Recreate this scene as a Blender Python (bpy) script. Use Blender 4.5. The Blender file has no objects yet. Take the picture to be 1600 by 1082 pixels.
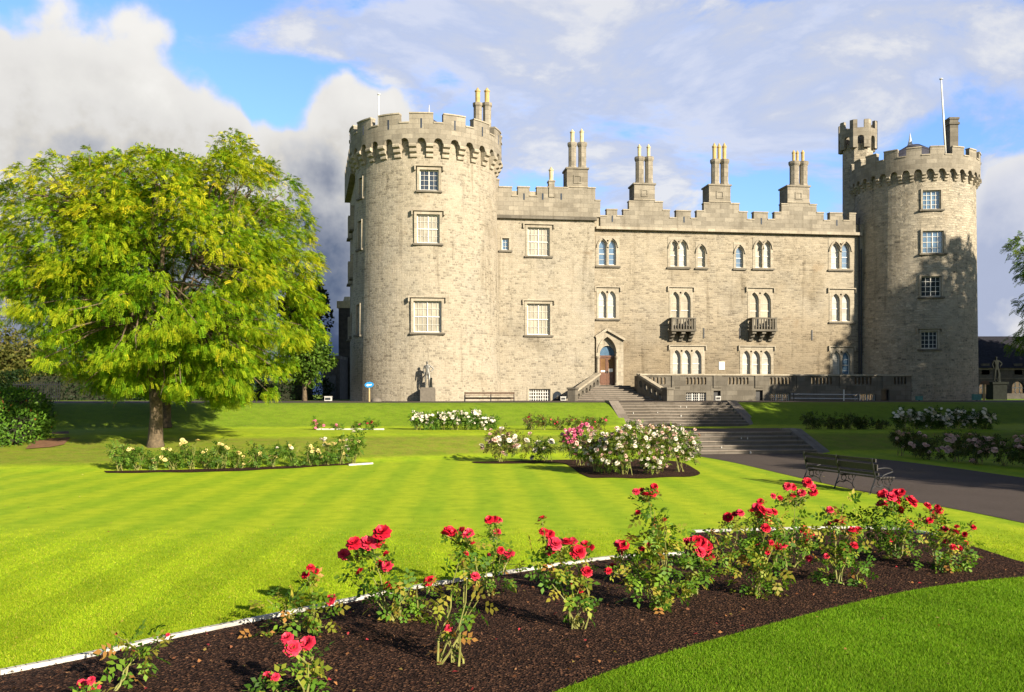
import bpy, bmesh, math, random
import numpy as np
from mathutils import Vector, Matrix
from mathutils.geometry import tessellate_polygon

R = math.radians
scene = bpy.context.scene
COL = scene.collection
EXPO = 1.43
SUN_AZ, SUN_EL = R(41.0), R(22.5)      # azimuth measured from -Y towards +X
EYE, FOC, HOR = 2.5, 1400.0, 617.0     # eye height, focal length and horizon row of the 1600 px photograph

# ------------------------------------------------------------------ camera, sun, exposure
cd = bpy.data.cameras.new('camera'); cam = bpy.data.objects.new('camera', cd); COL.objects.link(cam)
cam.location = (0, 0, EYE); cam.rotation_euler = (R(90), 0, 0)
cd.sensor_width = 36; cd.lens = 36 * FOC / 1600; cd.shift_y = (HOR - 541) / 1600
cd.clip_start = 0.1; cd.clip_end = 6000
scene.camera = cam
scene.view_settings.view_transform = 'Standard'; scene.view_settings.look = 'None'
scene.view_settings.gamma = 1; scene.view_settings.exposure = EXPO
sd = bpy.data.lights.new('sun', 'SUN'); sun = bpy.data.objects.new('sun', sd); COL.objects.link(sun)
sd.energy = 4.9; sd.angle = R(0.5); sd.color = (1, .885, .70)
sdir = Vector((math.sin(SUN_AZ) * math.cos(SUN_EL), -math.cos(SUN_AZ) * math.cos(SUN_EL), math.sin(SUN_EL)))
sun.rotation_euler = sdir.to_track_quat('Z', 'Y').to_euler()
sun.location = (40, -40, 60)
scene.cycles.max_bounces = 6; scene.cycles.diffuse_bounces = 3; scene.cycles.glossy_bounces = 2
scene.cycles.transmission_bounces = 3; scene.cycles.transparent_max_bounces = 8

def lin(r, g, b):
    f = lambda c: (c / 255 / 12.92) if c / 255 <= .04045 else ((c / 255 + .055) / 1.055) ** 2.4
    return (f(r), f(g), f(b), 1)

# ------------------------------------------------------------------ node helper
class NT:
    def __init__(s, tree):
        s.t = tree; tree.nodes.clear()
    def n(s, typ, ins=None, **props):
        nd = s.t.nodes.new(typ)
        for k, v in props.items(): setattr(nd, k, v)
        for k, v in (ins or {}).items():
            if isinstance(v, bpy.types.NodeSocket): s.t.links.new(v, nd.inputs[k])
            else: nd.inputs[k].default_value = v
        return nd
    def m(s, op, a, b=0.0, c=0.0, clamp=False):
        nd = s.n('ShaderNodeMath', {0: a, 1: b, 2: c}, operation=op); nd.use_clamp = clamp
        return nd.outputs[0]
    def vm(s, op, a, b=(0, 0, 0)):
        return s.n('ShaderNodeVectorMath', {0: a, 1: b}, operation=op).outputs[0]
    def mix(s, f, a, b, blend='MIX'):
        return s.n('ShaderNodeMix', {0: f, 6: a, 7: b}, data_type='RGBA', blend_type=blend).outputs[2]
    def ramp(s, f, stops, interp='LINEAR'):
        nd = s.n('ShaderNodeValToRGB', {0: f}); nd.color_ramp.interpolation = interp
        e = nd.color_ramp.elements
        while len(e) > 1: e.remove(e[-1])
        for i, (p, c) in enumerate(stops):
            el = e[0] if i == 0 else e.new(p)
            el.position = p; el.color = c if not isinstance(c, (int, float)) else (c, c, c, 1)
        return nd.outputs[0]
    def smooth(s, x, a, b, o0=0.0, o1=1.0):
        return s.n('ShaderNodeMapRange', {0: x, 1: a, 2: b, 3: o0, 4: o1}, interpolation_type='SMOOTHSTEP').outputs[0]
    def noise(s, vec, scale, detail=4, rough=.55, dist=0.0, out=0):
        return s.n('ShaderNodeTexNoise', {'Vector': vec, 'Scale': scale, 'Detail': detail, 'Roughness': rough, 'Distortion': dist}).outputs[out]

# ------------------------------------------------------------------ world: clear sky and clouds, all by direction
def build_world():
    w = bpy.data.worlds.new('World'); scene.world = w; w.use_nodes = True
    q = NT(w.node_tree)
    d = q.n('ShaderNodeTexCoord').outputs['Generated']
    sp = q.n('ShaderNodeSeparateXYZ', {0: d}); x, y, z = sp.outputs
    sky = q.n('ShaderNodeTexSky', sky_type='NISHITA')
    sky.sun_disc = False; sky.sun_elevation = SUN_EL; sky.sun_rotation = math.pi - SUN_AZ
    sky.air_density = 1.0; sky.dust_density = .4; sky.ozone_density = 2.6
    dim = q.m('MULTIPLY', 1.0, q.smooth(z, .42, .65, 1.0, .28))      # unseen sky dimmed overhead and tinted warm behind the camera, to cut fill light
    bg1 = q.n('ShaderNodeBackground', {0: q.mix(1.0, q.mix(1.0, sky.outputs[0], (.45, .53, .71, 1), 'MULTIPLY'), q.n('ShaderNodeCombineColor', {0: q.m('MULTIPLY', dim, q.smooth(y, .1, -.3, 1.0, 1.18)), 1: q.m('MULTIPLY', dim, q.smooth(y, .1, -.3, 1.0, .95)), 2: q.m('MULTIPLY', dim, q.smooth(y, .1, -.3, 1.0, .70))}).outputs[0], 'MULTIPLY'), 1: .15})
    yy = q.m('MAXIMUM', y, .12)
    u = q.m('DIVIDE', x, yy); v = q.m('DIVIDE', z, yy)
    fx = q.m('ADD', q.m('MULTIPLY', u, 1400 / 1600), .5, clamp=True)              # bearing, 0..1 across the castle view
    fy = q.m('MULTIPLY', v, 1400 / 617.0)                                        # height, 0 horizon .. 1
    front = q.smooth(y, .1, .3)
    # cloud-plane coordinates
    zz = q.m('ADD', q.m('ABSOLUTE', z), .22)
    pv = q.n('ShaderNodeCombineXYZ', {0: q.m('DIVIDE', x, zz), 1: q.m('DIVIDE', y, zz), 2: q.m('MULTIPLY', z, 1.5)}).outputs[0]
    n1 = q.noise(pv, 2.3, 10, .60, .35)
    n3 = q.noise(pv, .62, 4, .5, .1)
    # blue gaps by direction
    def blob(cx, cy, rx, ry):
        a = q.m('DIVIDE', q.m('SUBTRACT', u, (cx - 800) / 1400), rx / 1400)
        b = q.m('DIVIDE', q.m('SUBTRACT', v, (617 - cy) / 1400), ry / 1400)
        r2 = q.m('ADD', q.m('MULTIPLY', a, a), q.m('MULTIPLY', b, b))
        return q.m('MULTIPLY', q.m('POWER', 2.718, q.m('MULTIPLY', r2, -1.0)), front)
    bias = q.m('MULTIPLY', blob(470, 145, 150, 58), -.30)
    for cx, cy, rx, ry, am in ((250, 45, 150, 40, -.19), (860, 285, 120, 40, -.17), (1210, 305, 110, 30, -.20), (1530, 90, 100, 80, -.06), (1500, 210, 130, 40, -.10), (1090, 110, 330, 80, .10),
                               (640, 60, 150, 50, .10), (1000, 235, 260, 40, .02), (1590, 330, 60, 50, .1)):
        bias = q.m('ADD', bias, q.m('MULTIPLY', blob(cx, cy, rx, ry), am))
    bias = q.m('ADD', bias, q.m('ADD', q.smooth(y, .05, -.3, 0.0, -.34), q.smooth(z, .45, .62, 0.0, -.30)))
    dens = q.smooth(q.m('ADD', q.m('ADD', n1, q.m('MULTIPLY', q.m('SUBTRACT', n3, .5), .25)), bias), .405, .575)
    # light on the thin cloud
    n1b = q.noise(q.vm('ADD', pv, (.10, -.06, .04)), 2.3, 8, .60, .35)
    em = q.m('SUBTRACT', n1b, n1)
    thin = q.ramp(q.m('ADD', q.m('MULTIPLY', n1, .8), q.m('MULTIPLY', em, -1.5)), [(.22, lin(216, 222, 240)), (.40, lin(196, 207, 234)), (.54, lin(206, 212, 229)), (.70, lin(234, 234, 236))])
    # heaped cloud bank: edge height by bearing
    E = lambda py: (617 - py) / 617.0
    edge = q.ramp(fx, [(0, E(5)), (.06, E(18)), (.105, E(62)), (.165, E(66)), (.20, E(110)), (.235, E(158)), (.247, E(225)), (.29, E(212)), (.335, E(186)),
                       (.385, E(190)), (.47, E(300)), (.56, E(520)), (.80, E(500)), (.92, E(470)), (.965, E(250)), (1, E(225))])
    n2 = q.noise(d, 5.2, 8, .54, .0)
    n2b = q.noise(q.vm('ADD', d, (.020, 0, .022)), 5.2, 6, .54, .0)
    n2c = q.noise(d, 3.0, 3, .5)
    L = q.m('ADD', q.m('SUBTRACT', edge, fy), .075)
    Ln = q.m('ADD', L, q.m('ADD', q.m('MULTIPLY', q.m('SUBTRACT', n2, .5), .50), q.m('MULTIPLY', q.m('SUBTRACT', n2c, .5), .14)))
    wv = q.vm('ADD', d, q.vm('MULTIPLY', q.vm('SUBTRACT', q.noise(d, 9, 4, .6, 0, 1), (.5, .5, .5)), (.09, .09, .09)))
    puff = q.n('ShaderNodeTexVoronoi', {'Vector': wv, 'Scale': 11.0, 'Smoothness': .6}, feature='SMOOTH_F1').outputs['Distance']
    Ln = q.m('ADD', Ln, q.m('MULTIPLY', q.m('SUBTRACT', .42, puff), .24))
    cum = q.m('MULTIPLY', q.smooth(Ln, -.015, .05), front)
    emb = q.m('MULTIPLY', q.m('SUBTRACT', n2, n2b), 1.8)
    lowf = q.m('ADD', q.m('ADD', q.m('ADD', fy, emb), q.m('MULTIPLY', q.m('SUBTRACT', .42, puff), .10)), q.m('MULTIPLY', q.m('SUBTRACT', n2c, .5), .12))
    left = q.ramp(lowf, [(0, lin(62, 78, 110)), (.12, lin(80, 94, 124)), (.19, lin(104, 117, 142)), (.35, lin(152, 158, 173)), (.50, lin(192, 194, 199)), (.60, lin(216, 213, 208)), (.68, lin(226, 224, 221)), (.85, lin(236, 234, 230)), (1, lin(247, 245, 241))])
    right = q.ramp(lowf, [(.0, lin(228, 228, 232)), (.2, lin(176, 186, 212)), (.36, lin(178, 188, 214)), (.55, lin(205, 210, 226)), (.75, lin(222, 224, 234))])
    heap = q.mix(q.smooth(fx, .42, .6), left, right)
    rim = q.m('MULTIPLY', q.smooth(Ln, .17, .03), .55)
    heap = q.mix(rim, heap, lin(243, 241, 238))
    k = 2 ** (-EXPO)
    c = q.mix(cum, thin, heap)
    fac = q.m('MAXIMUM', q.m('MULTIPLY', dens, .93), cum)
    # cloud thinned out of view, behind and overhead, to lower the ambient light
    bg2 = q.n('ShaderNodeBackground', {0: c, 1: k})
    mx = q.n('ShaderNodeMixShader', {0: fac, 1: bg1.outputs[0], 2: bg2.outputs[0]})
    q.n('ShaderNodeOutputWorld', {0: mx.outputs[0]})
build_world()

# ------------------------------------------------------------------ materials
def mat(name):
    m = bpy.data.materials.new(name); m.use_nodes = True
    return m, NT(m.node_tree)
def finish(q, bsdf):
    q.n('ShaderNodeOutputMaterial', {0: bsdf.outputs[0]})
def simple(name, col, rough=.6, metal=0.0, var=.25, vs=6.0, bump=.0, spec=.3, bs=30):
    m, q = mat(name)
    co = q.n('ShaderNodeTexCoord').outputs['Object']
    nz = q.noise(co, vs, 5, .6)
    c4 = tuple(col[:3]) + (1,)
    dk = tuple(c * (1 - var) for c in col[:3]) + (1,); lt = tuple(min(1, c * (1 + var)) for c in col[:3]) + (1,)
    c = q.ramp(nz, [(.3, dk), (.5, c4), (.7, lt)])
    ins = {'Base Color': c, 'Roughness': rough, 'Metallic': metal, 'Specular IOR Level': spec}
    b = q.n('ShaderNodeBsdfPrincipled', ins)
    if bump:
        bn = q.n('ShaderNodeBump', {'Height': q.noise(co, bs, 4, .6), 'Strength': bump, 'Distance': .02})
        q.t.links.new(bn.outputs[0], b.inputs['Normal'])
    finish(q, b); return m
def masonry(name, sx, sy, stones, mortar, mw=.06, stain=.5, low_dark=0.0, bump=.7, warm=(.22, .155, .092, 1), light=.0):
    """rubble wall: flat irregular stones in rough courses, mortar, stains"""
    m, q = mat(name)
    uv = q.n('ShaderNodeTexCoord').outputs['UV']
    wob = q.noise(uv, 1.3, 3, .6, 0, 1)
    uvw = q.vm('ADD', uv, q.vm('MULTIPLY', q.vm('SUBTRACT', wob, (.5, .5, .5)), (.16, .085, 0)))
    fine = q.noise(uv, 9, 3, .6, 0, 1)
    uvw = q.vm('ADD', uvw, q.vm('MULTIPLY', q.vm('SUBTRACT', fine, (.5, .5, .5)), (.07, .05, 0)))
    def courses(off, k):
        v = q.vm('ADD', uvw, off)
        a = q.n('ShaderNodeTexBrick', {'Vector': v, 'Color1': (0, 0, 0, 1), 'Color2': (1, 1, 1, 1), 'Mortar': (.5, .5, .5, 1), 'Scale': 1.0, 'Mortar Size': mw * .30, 'Mortar Smooth': .9, 'Bias': 0.0, 'Brick Width': k / sx, 'Row Height': 1.0 / sy}, offset=.5, squash=.62, squash_frequency=3, offset_frequency=2)
        return q.n('ShaderNodeSeparateColor', {0: a.outputs[0]}).outputs[0], q.m('SUBTRACT', 1.0, a.outputs[1])
    r1, e1 = courses((0, 0, 0), 1.0); r2, e2 = courses((7.3, .11, 0), 1.55)
    pick = q.smooth(q.noise(uv, .8, 3, .6), .48, .52)
    mixv = lambda a, b: q.n('ShaderNodeMix', {0: pick, 2: a, 3: b}, data_type='FLOAT').outputs[0]
    rnd, edge_ = mixv(r1, r2), mixv(e1, e2)
    wn = q.n('ShaderNodeTexVoronoi', {'Vector': q.vm('MULTIPLY', uvw, (sx * .8, sy * .8, 1)), 'Scale': 1.0, 'Randomness': .9}, feature='F1')
    rnd = q.m('ADD', q.m('MULTIPLY', rnd, .6), q.m('MULTIPLY', q.n('ShaderNodeSeparateColor', {0: wn.outputs['Color']}).outputs[0], .4))
    st = q.ramp(rnd, stones)
    big = q.noise(uv, .22, 5, .6); mid = q.noise(uv, .9, 5, .65); gr = q.noise(uv, 14, 4, .7)
    st = q.mix(q.m('MULTIPLY', q.smooth(gr, .40, .75), .30), st, (.07, .06, .046, 1))
    edge = q.smooth(q.m('ADD', edge_, q.m('MULTIPLY', q.m('SUBTRACT', gr, .5), .5)), .25, .75)
    # worn patches where the pointing covers the stones
    cover = q.smooth(q.m('ADD', q.m('MULTIPLY', mid, .45), q.m('MULTIPLY', q.noise(uv, .17, 3, .6, .3), .55)), .47, .62)
    edge2 = q.m('MULTIPLY', edge, q.m('SUBTRACT', 1.0, q.m('MULTIPLY', cover, .6 if light == 0 else light)))
    c = q.mix(edge2, mortar, st)
    c = q.mix(q.m('MULTIPLY', q.smooth(q.noise(uv, .33, 4, .6, .5), .46, .66), .45), c, (.84, .88, .95, 1), 'MULTIPLY')      # greyer repairs
    c = q.mix(q.m('MULTIPLY', q.smooth(big, .50, .72), stain), c, (.66, .63, .58, 1), 'MULTIPLY')
    c = q.mix(q.m('MULTIPLY', q.smooth(q.noise(uv, .5, 4, .6, .4), .62, .74), .35), c, warm)
    # rain streaks under ledges: long vertical marks
    stv = q.noise(q.vm('MULTIPLY', uv, (1.7, .13, 1)), 1.0, 5, .65)
    c = q.mix(q.m('MULTIPLY', q.smooth(stv, .53, .70), .7), c, (.58, .56, .53, 1), 'MULTIPLY')
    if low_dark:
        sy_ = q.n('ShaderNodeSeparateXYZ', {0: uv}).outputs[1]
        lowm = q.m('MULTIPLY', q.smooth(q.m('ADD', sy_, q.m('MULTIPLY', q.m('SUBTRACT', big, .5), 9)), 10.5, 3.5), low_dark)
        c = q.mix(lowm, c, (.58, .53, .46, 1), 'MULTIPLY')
    b = q.n('ShaderNodeBsdfPrincipled', {'Base Color': c, 'Roughness': .92, 'Specular IOR Level': .15})
    h = q.m('ADD', q.m('MULTIPLY', edge, .7), q.m('ADD', q.m('MULTIPLY', rnd, .5), q.m('MULTIPLY', gr, .35)))
    bn = q.n('ShaderNodeBump', {'Height': h, 'Strength': bump, 'Distance': .075})
    q.t.links.new(bn.outputs[0], b.inputs['Normal'])
    finish(q, b); return m
def ashlar(name, col, bw=.75, bh=.33, var=.2, stain=.6, dark=(.55, .53, .5, 1)):
    m, q = mat(name)
    uv = q.n('ShaderNodeTexCoord').outputs['UV']
    a = tuple(c * (1 - var) for c in col[:3]) + (1,); b_ = tuple(c * (1 + var) for c in col[:3]) + (1,)
    mo = tuple(c * .75 for c in col[:3]) + (1,)
    br = q.n('ShaderNodeTexBrick', {'Vector': uv, 'Color1': a, 'Color2': b_, 'Mortar': mo, 'Scale': 1, 'Mortar Size': .012, 'Bias': 0, 'Brick Width': bw, 'Row Height': bh})
    big = q.noise(uv, .5, 5, .65); gr = q.noise(uv, 7, 5, .7)
    c = q.mix(q.m('MULTIPLY', q.smooth(big, .40, .70), stain), br.outputs[0], dark, 'MULTIPLY')
    c = q.mix(q.m('MULTIPLY', q.smooth(gr, .45, .75), .35), c, (.09, .08, .066, 1))
    stv = q.noise(q.vm('MULTIPLY', uv, (2.6, .2, 1)), 1.0, 4, .65)
    c = q.mix(q.m('MULTIPLY', q.smooth(stv, .52, .7), .45), c, (.55, .53, .5, 1), 'MULTIPLY')
    b = q.n('ShaderNodeBsdfPrincipled', {'Base Color': c, 'Roughness': .9, 'Specular IOR Level': .15})
    bn = q.n('ShaderNodeBump', {'Height': q.m('ADD', q.m('MULTIPLY', br.outputs[1], -.4), gr), 'Strength': .45, 'Distance': .03})
    q.t.links.new(bn.outputs[0], b.inputs['Normal'])
    finish(q, b); return m
def leafmat(name, trans=.35, rough=.6, spec=.08, attr='Col', sat=1.0):
    m, q = mat(name)
    c = q.n('ShaderNodeVertexColor', layer_name=attr).outputs[0]
    p = q.n('ShaderNodeBsdfPrincipled', {'Base Color': c, 'Roughness': rough, 'Specular IOR Level': spec})
    t = q.n('ShaderNodeBsdfTranslucent', {0: q.mix(1.0, c, (1.3, 1.35, .55, 1), 'MULTIPLY')})
    mx = q.n('ShaderNodeMixShader', {0: trans, 1: p.outputs[0], 2: t.outputs[0]})
    finish(q, mx); return m
def glassmat(name, col, rough=.06, spec=.6, coat=.6, folds=False):
    m, q = mat(name)
    co = q.n('ShaderNodeTexCoord').outputs['Object']
    c4 = tuple(col[:3]) + (1,); dk = tuple(c * .72 for c in col[:3]) + (1,)
    c = q.ramp(q.noise(co, 1.7, 3, .6), [(.35, dk), (.62, c4)])
    if folds:                                                    # folds of a drawn curtain or blind
        wv = q.n('ShaderNodeTexWave', {'Vector': co, 'Scale': 1.7, 'Distortion': 2.5, 'Detail': 2.0}, bands_direction='X').outputs[1]
        c = q.mix(q.m('MULTIPLY', wv, .30), c, dk)
        c = q.mix(q.m('MULTIPLY', q.smooth(q.noise(co, .8, 2), .52, .60), .45), c, tuple(x * .45 for x in col[:3]) + (1,))
    b = q.n('ShaderNodeBsdfPrincipled', {'Base Color': c, 'Roughness': rough, 'Specular IOR Level': spec, 'Coat Weight': coat, 'Coat Roughness': .03})
    bn = q.n('ShaderNodeBump', {'Height': q.noise(co, 2.2, 2), 'Strength': .06, 'Distance': .05})
    q.t.links.new(bn.outputs[0], b.inputs['Normal']); q.t.links.new(bn.outputs[0], b.inputs['Coat Normal'])
    finish(q, b); return m

M = {}
M['rubble'] = masonry('rubble_stone', 3.6, 6.0, [(0, (0.130, 0.113, 0.086, 1)), (.24, (0.185, 0.162, 0.123, 1)), (.42, (0.246, 0.217, 0.164, 1)), (1, (0.320, 0.282, 0.216, 1))], (0.328, 0.285, 0.221, 1), .085, .75, bump=.5)
M['rubble_far'] = masonry('weathered_rubble_stone', 3.2, 5.6, [(0, (0.117, 0.105, 0.084, 1)), (.25, (0.215, 0.190, 0.147, 1)), (.7, (0.323, 0.282, 0.215, 1)), (1, (0.430, 0.376, 0.286, 1))], (0.376, 0.327, 0.250, 1), .08, .55, bump=1.0)
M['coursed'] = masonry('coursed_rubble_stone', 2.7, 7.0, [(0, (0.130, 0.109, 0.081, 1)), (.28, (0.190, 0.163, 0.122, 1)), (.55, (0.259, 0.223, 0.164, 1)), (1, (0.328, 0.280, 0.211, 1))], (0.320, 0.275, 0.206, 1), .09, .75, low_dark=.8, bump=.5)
M['ashlar'] = ashlar('weathered_ashlar', (0.224, 0.199, 0.158))
M['trim'] = ashlar('dressed_stone', (0.302, 0.265, 0.204), .6, .3, .12, .4)
M['trim_dark'] = ashlar('dark_weathered_stone', (0.127, 0.114, 0.092), .8, .35, .2, .6)
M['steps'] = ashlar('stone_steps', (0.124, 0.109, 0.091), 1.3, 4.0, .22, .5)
M['cheek'] = ashlar('worn_coping_lit_tread_stone', (0.188, 0.160, 0.131), 1.2, .6, .15, .5)  # also on treads, paler than the risers: light on the steps put into colour
M['white'] = simple('white_paint', (0.558, 0.540, 0.495), .45, var=.06)
M['pane_dark'] = glassmat('dark_window_glass', (.025, .032, .042), .06, .5, .3)
M['pane_blue'] = glassmat('sky_window_glass', (0.083, 0.143, 0.217), .05, .7, .7)
M['blind'] = glassmat('cream_blind_behind_glass', (0.338, 0.304, 0.234), .25, .35, .25, True)
M['blind_white'] = glassmat('white_blind_behind_glass', (0.422, 0.407, 0.364), .25, .35, .25, True)
M['slate'] = simple('slate_roof', (.055, .055, .07), .8, var=.3, vs=3, spec=.08)
M['slate_shaded'] = simple('shaded_slate_roof', (.022, .022, .028), .9, var=.3, vs=3, spec=.05)  # darker copy of the slate: shade on the stable roof put into its colour
M['lead'] = simple('lead_cap', (.45, .45, .46), .5, var=.15)
M['clay'] = simple('cream_clay', (0.360, 0.258, 0.102), .7, var=.22, vs=4)
M['clay_pale'] = simple('pale_clay', (0.408, 0.342, 0.198), .7, var=.2, vs=4)
M['door'] = simple('varnished_brown_wood', (0.098, 0.038, 0.017), .35, var=.3, vs=9, spec=.5)
M['doorglass'] = glassmat('door_glass_reflection', (0.154, 0.084, 0.038), .1, .6, .6)  # orange-brown reflection put into the base colour of the door panes
M['paper'] = simple('white_notice', (.8, .78, .72), .7, var=.04)
M['iron'] = simple('black_cast_iron', (.018, .018, .020), .38, var=.3, vs=14, spec=.6, metal=.3)
M['darkpipe'] = simple('dark_lead_pipe', (.035, .035, .04), .5)
M['benchwood'] = simple('dark_stained_slats', (0.022, 0.018, 0.015), .5, var=.3, vs=18, spec=.4)
M['oldwood'] = simple('brown_timber', (.085, .05, .03), .6, var=.3, vs=12)
M['post'] = simple('pale_timber_post', (.34, .25, .12), .6, var=.15)
M['bronze'] = simple('grey_bronze', (.16, .155, .14), .45, metal=.55, var=.4, vs=5, spec=.5)
M['bronze_dark'] = simple('dark_bronze', (.014, .016, .014), .8, metal=.0, var=.3, spec=.06)
M['plinth'] = simple('granite_plinth', (.12, .105, .085), .85, var=.2, vs=9, bump=.3)
M['signblue'] = simple('blue_sign_enamel', (.02, .20, .50), .35, var=.05)
M['boxteal'] = simple('teal_box', (.04, .16, .16), .5)
M['lampwhite'] = simple('white_housing', (.45, .44, .41), .5, var=.08)
M['petal_red'] = simple('crimson_petals', (0.405, 0.008, 0.024), .5, var=.35, vs=25, spec=.2)
M['petal_pinkred'] = simple('rose_red_petals', (0.480, 0.024, 0.054), .5, var=.3, vs=25, spec=.2)
M['petal_white'] = simple('white_petals', (0.616, 0.561, 0.451), .6, var=.10, vs=30)
M['petal_blush'] = simple('blush_petals', (.56, .36, .30), .6, var=.15, vs=30)
M['petal_pink'] = simple('pink_petals', (.50, .10, .19), .6, var=.25, vs=30)
M['petal_yellow'] = simple('yellow_petals', (.58, .48, .18), .6, var=.15, vs=30)
M['stem'] = simple('green_stem', (.17, .17, .045), .6, var=.4, vs=12)
M['leaf'] = leafmat('rose_leaves', .38, .5, .16)
M['treeleaf'] = leafmat('tree_leaves', .40, .62, .06)
M['blade'] = leafmat('grass_blades', .35, .65, .08)
M['chips'] = leafmat('bark_chip_pieces', 0, .85, .1)
M['bark'] = simple('tree_bark', (.095, .070, .042), .9, var=.45, vs=7, bump=1.0, bs=9)
M['whitestone'] = simple('whitewashed_edging', (.38, .365, .33), .7, var=.42, vs=3.5, bump=.3)
M['twig'] = simple('dark_twigs', (.02, .022, .010), .9)
M['soil'] = simple('bare_soil', (.15, .075, .038), .95, var=.25, vs=5, bump=.4)
M['greyrender'] = simple('grey_rubble', (.06, .053, .045), .9, var=.35, vs=3, bump=.5)

def mulchmat():
    m, q = mat('bark_mulch')
    co = q.n('ShaderNodeTexCoord').outputs['Object']
    vo = q.n('ShaderNodeTexVoronoi', {'Vector': co, 'Scale': 42.0}, feature='F1')
    r = q.n('ShaderNodeSeparateColor', {0: vo.outputs['Color']}).outputs[0]
    c = q.ramp(r, [(0, (.010, .005, .004, 1)), (.45, (.026, .013, .009, 1)), (.8, (.055, .027, .017, 1)), (1, (.12, .06, .034, 1))])
    c = q.mix(q.m('MULTIPLY', q.smooth(q.noise(co, 1.1, 4), .4, .7), .4), c, (.45, .4, .4, 1), 'MULTIPLY')
    b = q.n('ShaderNodeBsdfPrincipled', {'Base Color': c, 'Roughness': .95, 'Specular IOR Level': .1})
    bn = q.n('ShaderNodeBump', {'Height': q.m('ADD', vo.outputs['Distance'], r), 'Strength': 1, 'Distance': .03})
    q.t.links.new(bn.outputs[0], b.inputs['Normal']); finish(q, b); return m
M['mulch'] = mulchmat()
def asphaltmat():
    m, q = mat('asphalt')
    co = q.n('ShaderNodeTexCoord').outputs['Object']
    f = q.noise(co, 60, 3, .7); g = q.noise(co, .7, 5, .6); l = q.noise(q.vm('MULTIPLY', co, (.5, .06, 1)), 6, 3)
    c = q.ramp(f, [(.3, (.044, .034, .029, 1)), (.6, (.072, .057, .049, 1)), (.8, (.12, .098, .082, 1))])
    c = q.mix(q.m('MULTIPLY', q.smooth(g, .4, .7), .35), c, (.6, .57, .55, 1), 'MULTIPLY')
    c = q.mix(q.m('MULTIPLY', q.smooth(l, .5, .8), .25), c, (.7, .66, .6, 1), 'MULTIPLY')
    b = q.n('ShaderNodeBsdfPrincipled', {'Base Color': c, 'Roughness': .85, 'Specular IOR Level': .2})
    bn = q.n('ShaderNodeBump', {'Height': f, 'Strength': .5, 'Distance': .01})
    q.t.links.new(bn.outputs[0], b.inputs['Normal']); finish(q, b); return m
M['asphalt'] = asphaltmat()

# ------------------------------------------------------------------ castle-front axes and terrain
TH = math.atan(.129)
UX, UY = math.cos(TH), math.sin(TH); NX, NY = math.sin(TH), -math.cos(TH)
F0 = Vector(((932 - 800) / FOC * 68, 68, 0))
def offs(x, y): return (x - F0.x) * NX + (y - F0.y) * NY
def along(x, y): return (x - F0.x) * UX + (y - F0.y) * UY
def sst(x, a, b):
    t = np.clip((x - a) / (b - a), 0, 1); return t * t * (3 - 2 * t)
def A(px, b=0.0):
    k = (px - 800) / FOC
    return (k * (F0.y + NY * b) - F0.x - NX * b) / (UX - k * UY)
def depth(px, b=0.0): return F0.y + UY * A(px, b) + NY * b
def C(px, py, b=0.0): return EYE + (HOR - py) / FOC * depth(px, b)
ZT, ZM = 2.05, .82                       # castle terrace, middle terrace
B_U0, B_U1, B_L0, B_L1 = 17.4, 20.9, 27.8, 31.0
SA0, SA1 = A(966, B_U0), A(1136, B_U0)   # flanks of the garden stairs
SB0, SB1 = SA0 - .3, A(1236, B_L0 + .25)
def lerpramp(x, a, b):                    # straight bank with softened ends
    t = np.clip((x - a) / (b - a), 0, 1)
    return .6 * t + .4 * (t * t * (3 - 2 * t))
def Hn(x, y):
    x = np.asarray(x, float); y = np.asarray(y, float)
    o = offs(x, y); a = along(x, y)
    lb = B_L1 + 5.0 * sst(-a, 9, 24)
    h = ZT - (ZT - ZM - .02) * lerpramp(o, B_U0 - .2, B_U1 + .3)
    h = h - .02 * sst(o, B_U1, B_L0) - ZM * lerpramp(o, B_L0 - .2, lb)
    ins = ((a > SA0 - .02) & (a < SA1 + .02) & (o > B_U0 - .1) & (o < B_U1 + .2)) | ((a > SB0 - .02) & (a < SB1 + .02) & (o > B_L0 - .1) & (o < B_L1 + .3))
    return np.where(ins, h - .7, h)
def H(x, y): return float(Hn(x, y))
def gpx(px, py):
    """the ground point seen at a photograph pixel"""
    k = (px - 800) / FOC; s = (py - HOR) / FOC
    Y = 4.0
    while Y < 140:
        if EYE - s * Y <= H(k * Y, Y): break
        Y += .05
    return Vector((k * Y, Y, H(k * Y, Y)))

# ------------------------------------------------------------------ objects, names, labels
def wl(p):
    v = Vector((0, 0, 0))
    while p is not None:
        v += p.location; p = p.parent
    return v
def props(o, label=None, cat=None, group=None, kind=None):
    if label: o['label'] = label
    if cat: o['category'] = cat
    if group: o['group'] = group
    if kind: o['kind'] = kind
    return o
def thing(name, label, cat, loc, group=None):
    o = bpy.data.objects.new(name, None); COL.objects.link(o); o.location = loc; o.empty_display_size = .2
    return props(o, label, cat, group)
def link(name, me, parent=None):
    o = bpy.data.objects.new(name, me); COL.objects.link(o)
    if parent is not None: o.parent = parent
    return o

class Fr:
    def __init__(s, O, u, n): s.O = Vector(O); s.u = Vector((u[0], u[1], 0)); s.n = Vector((n[0], n[1], 0))
    def p(s, a, b, c): return s.O + s.u * a + s.n * b + Vector((0, 0, c))
FF = Fr(F0, (UX, UY), (NX, NY))
WF = Fr((0, 0, 0), (1, 0), (0, -1))

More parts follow.
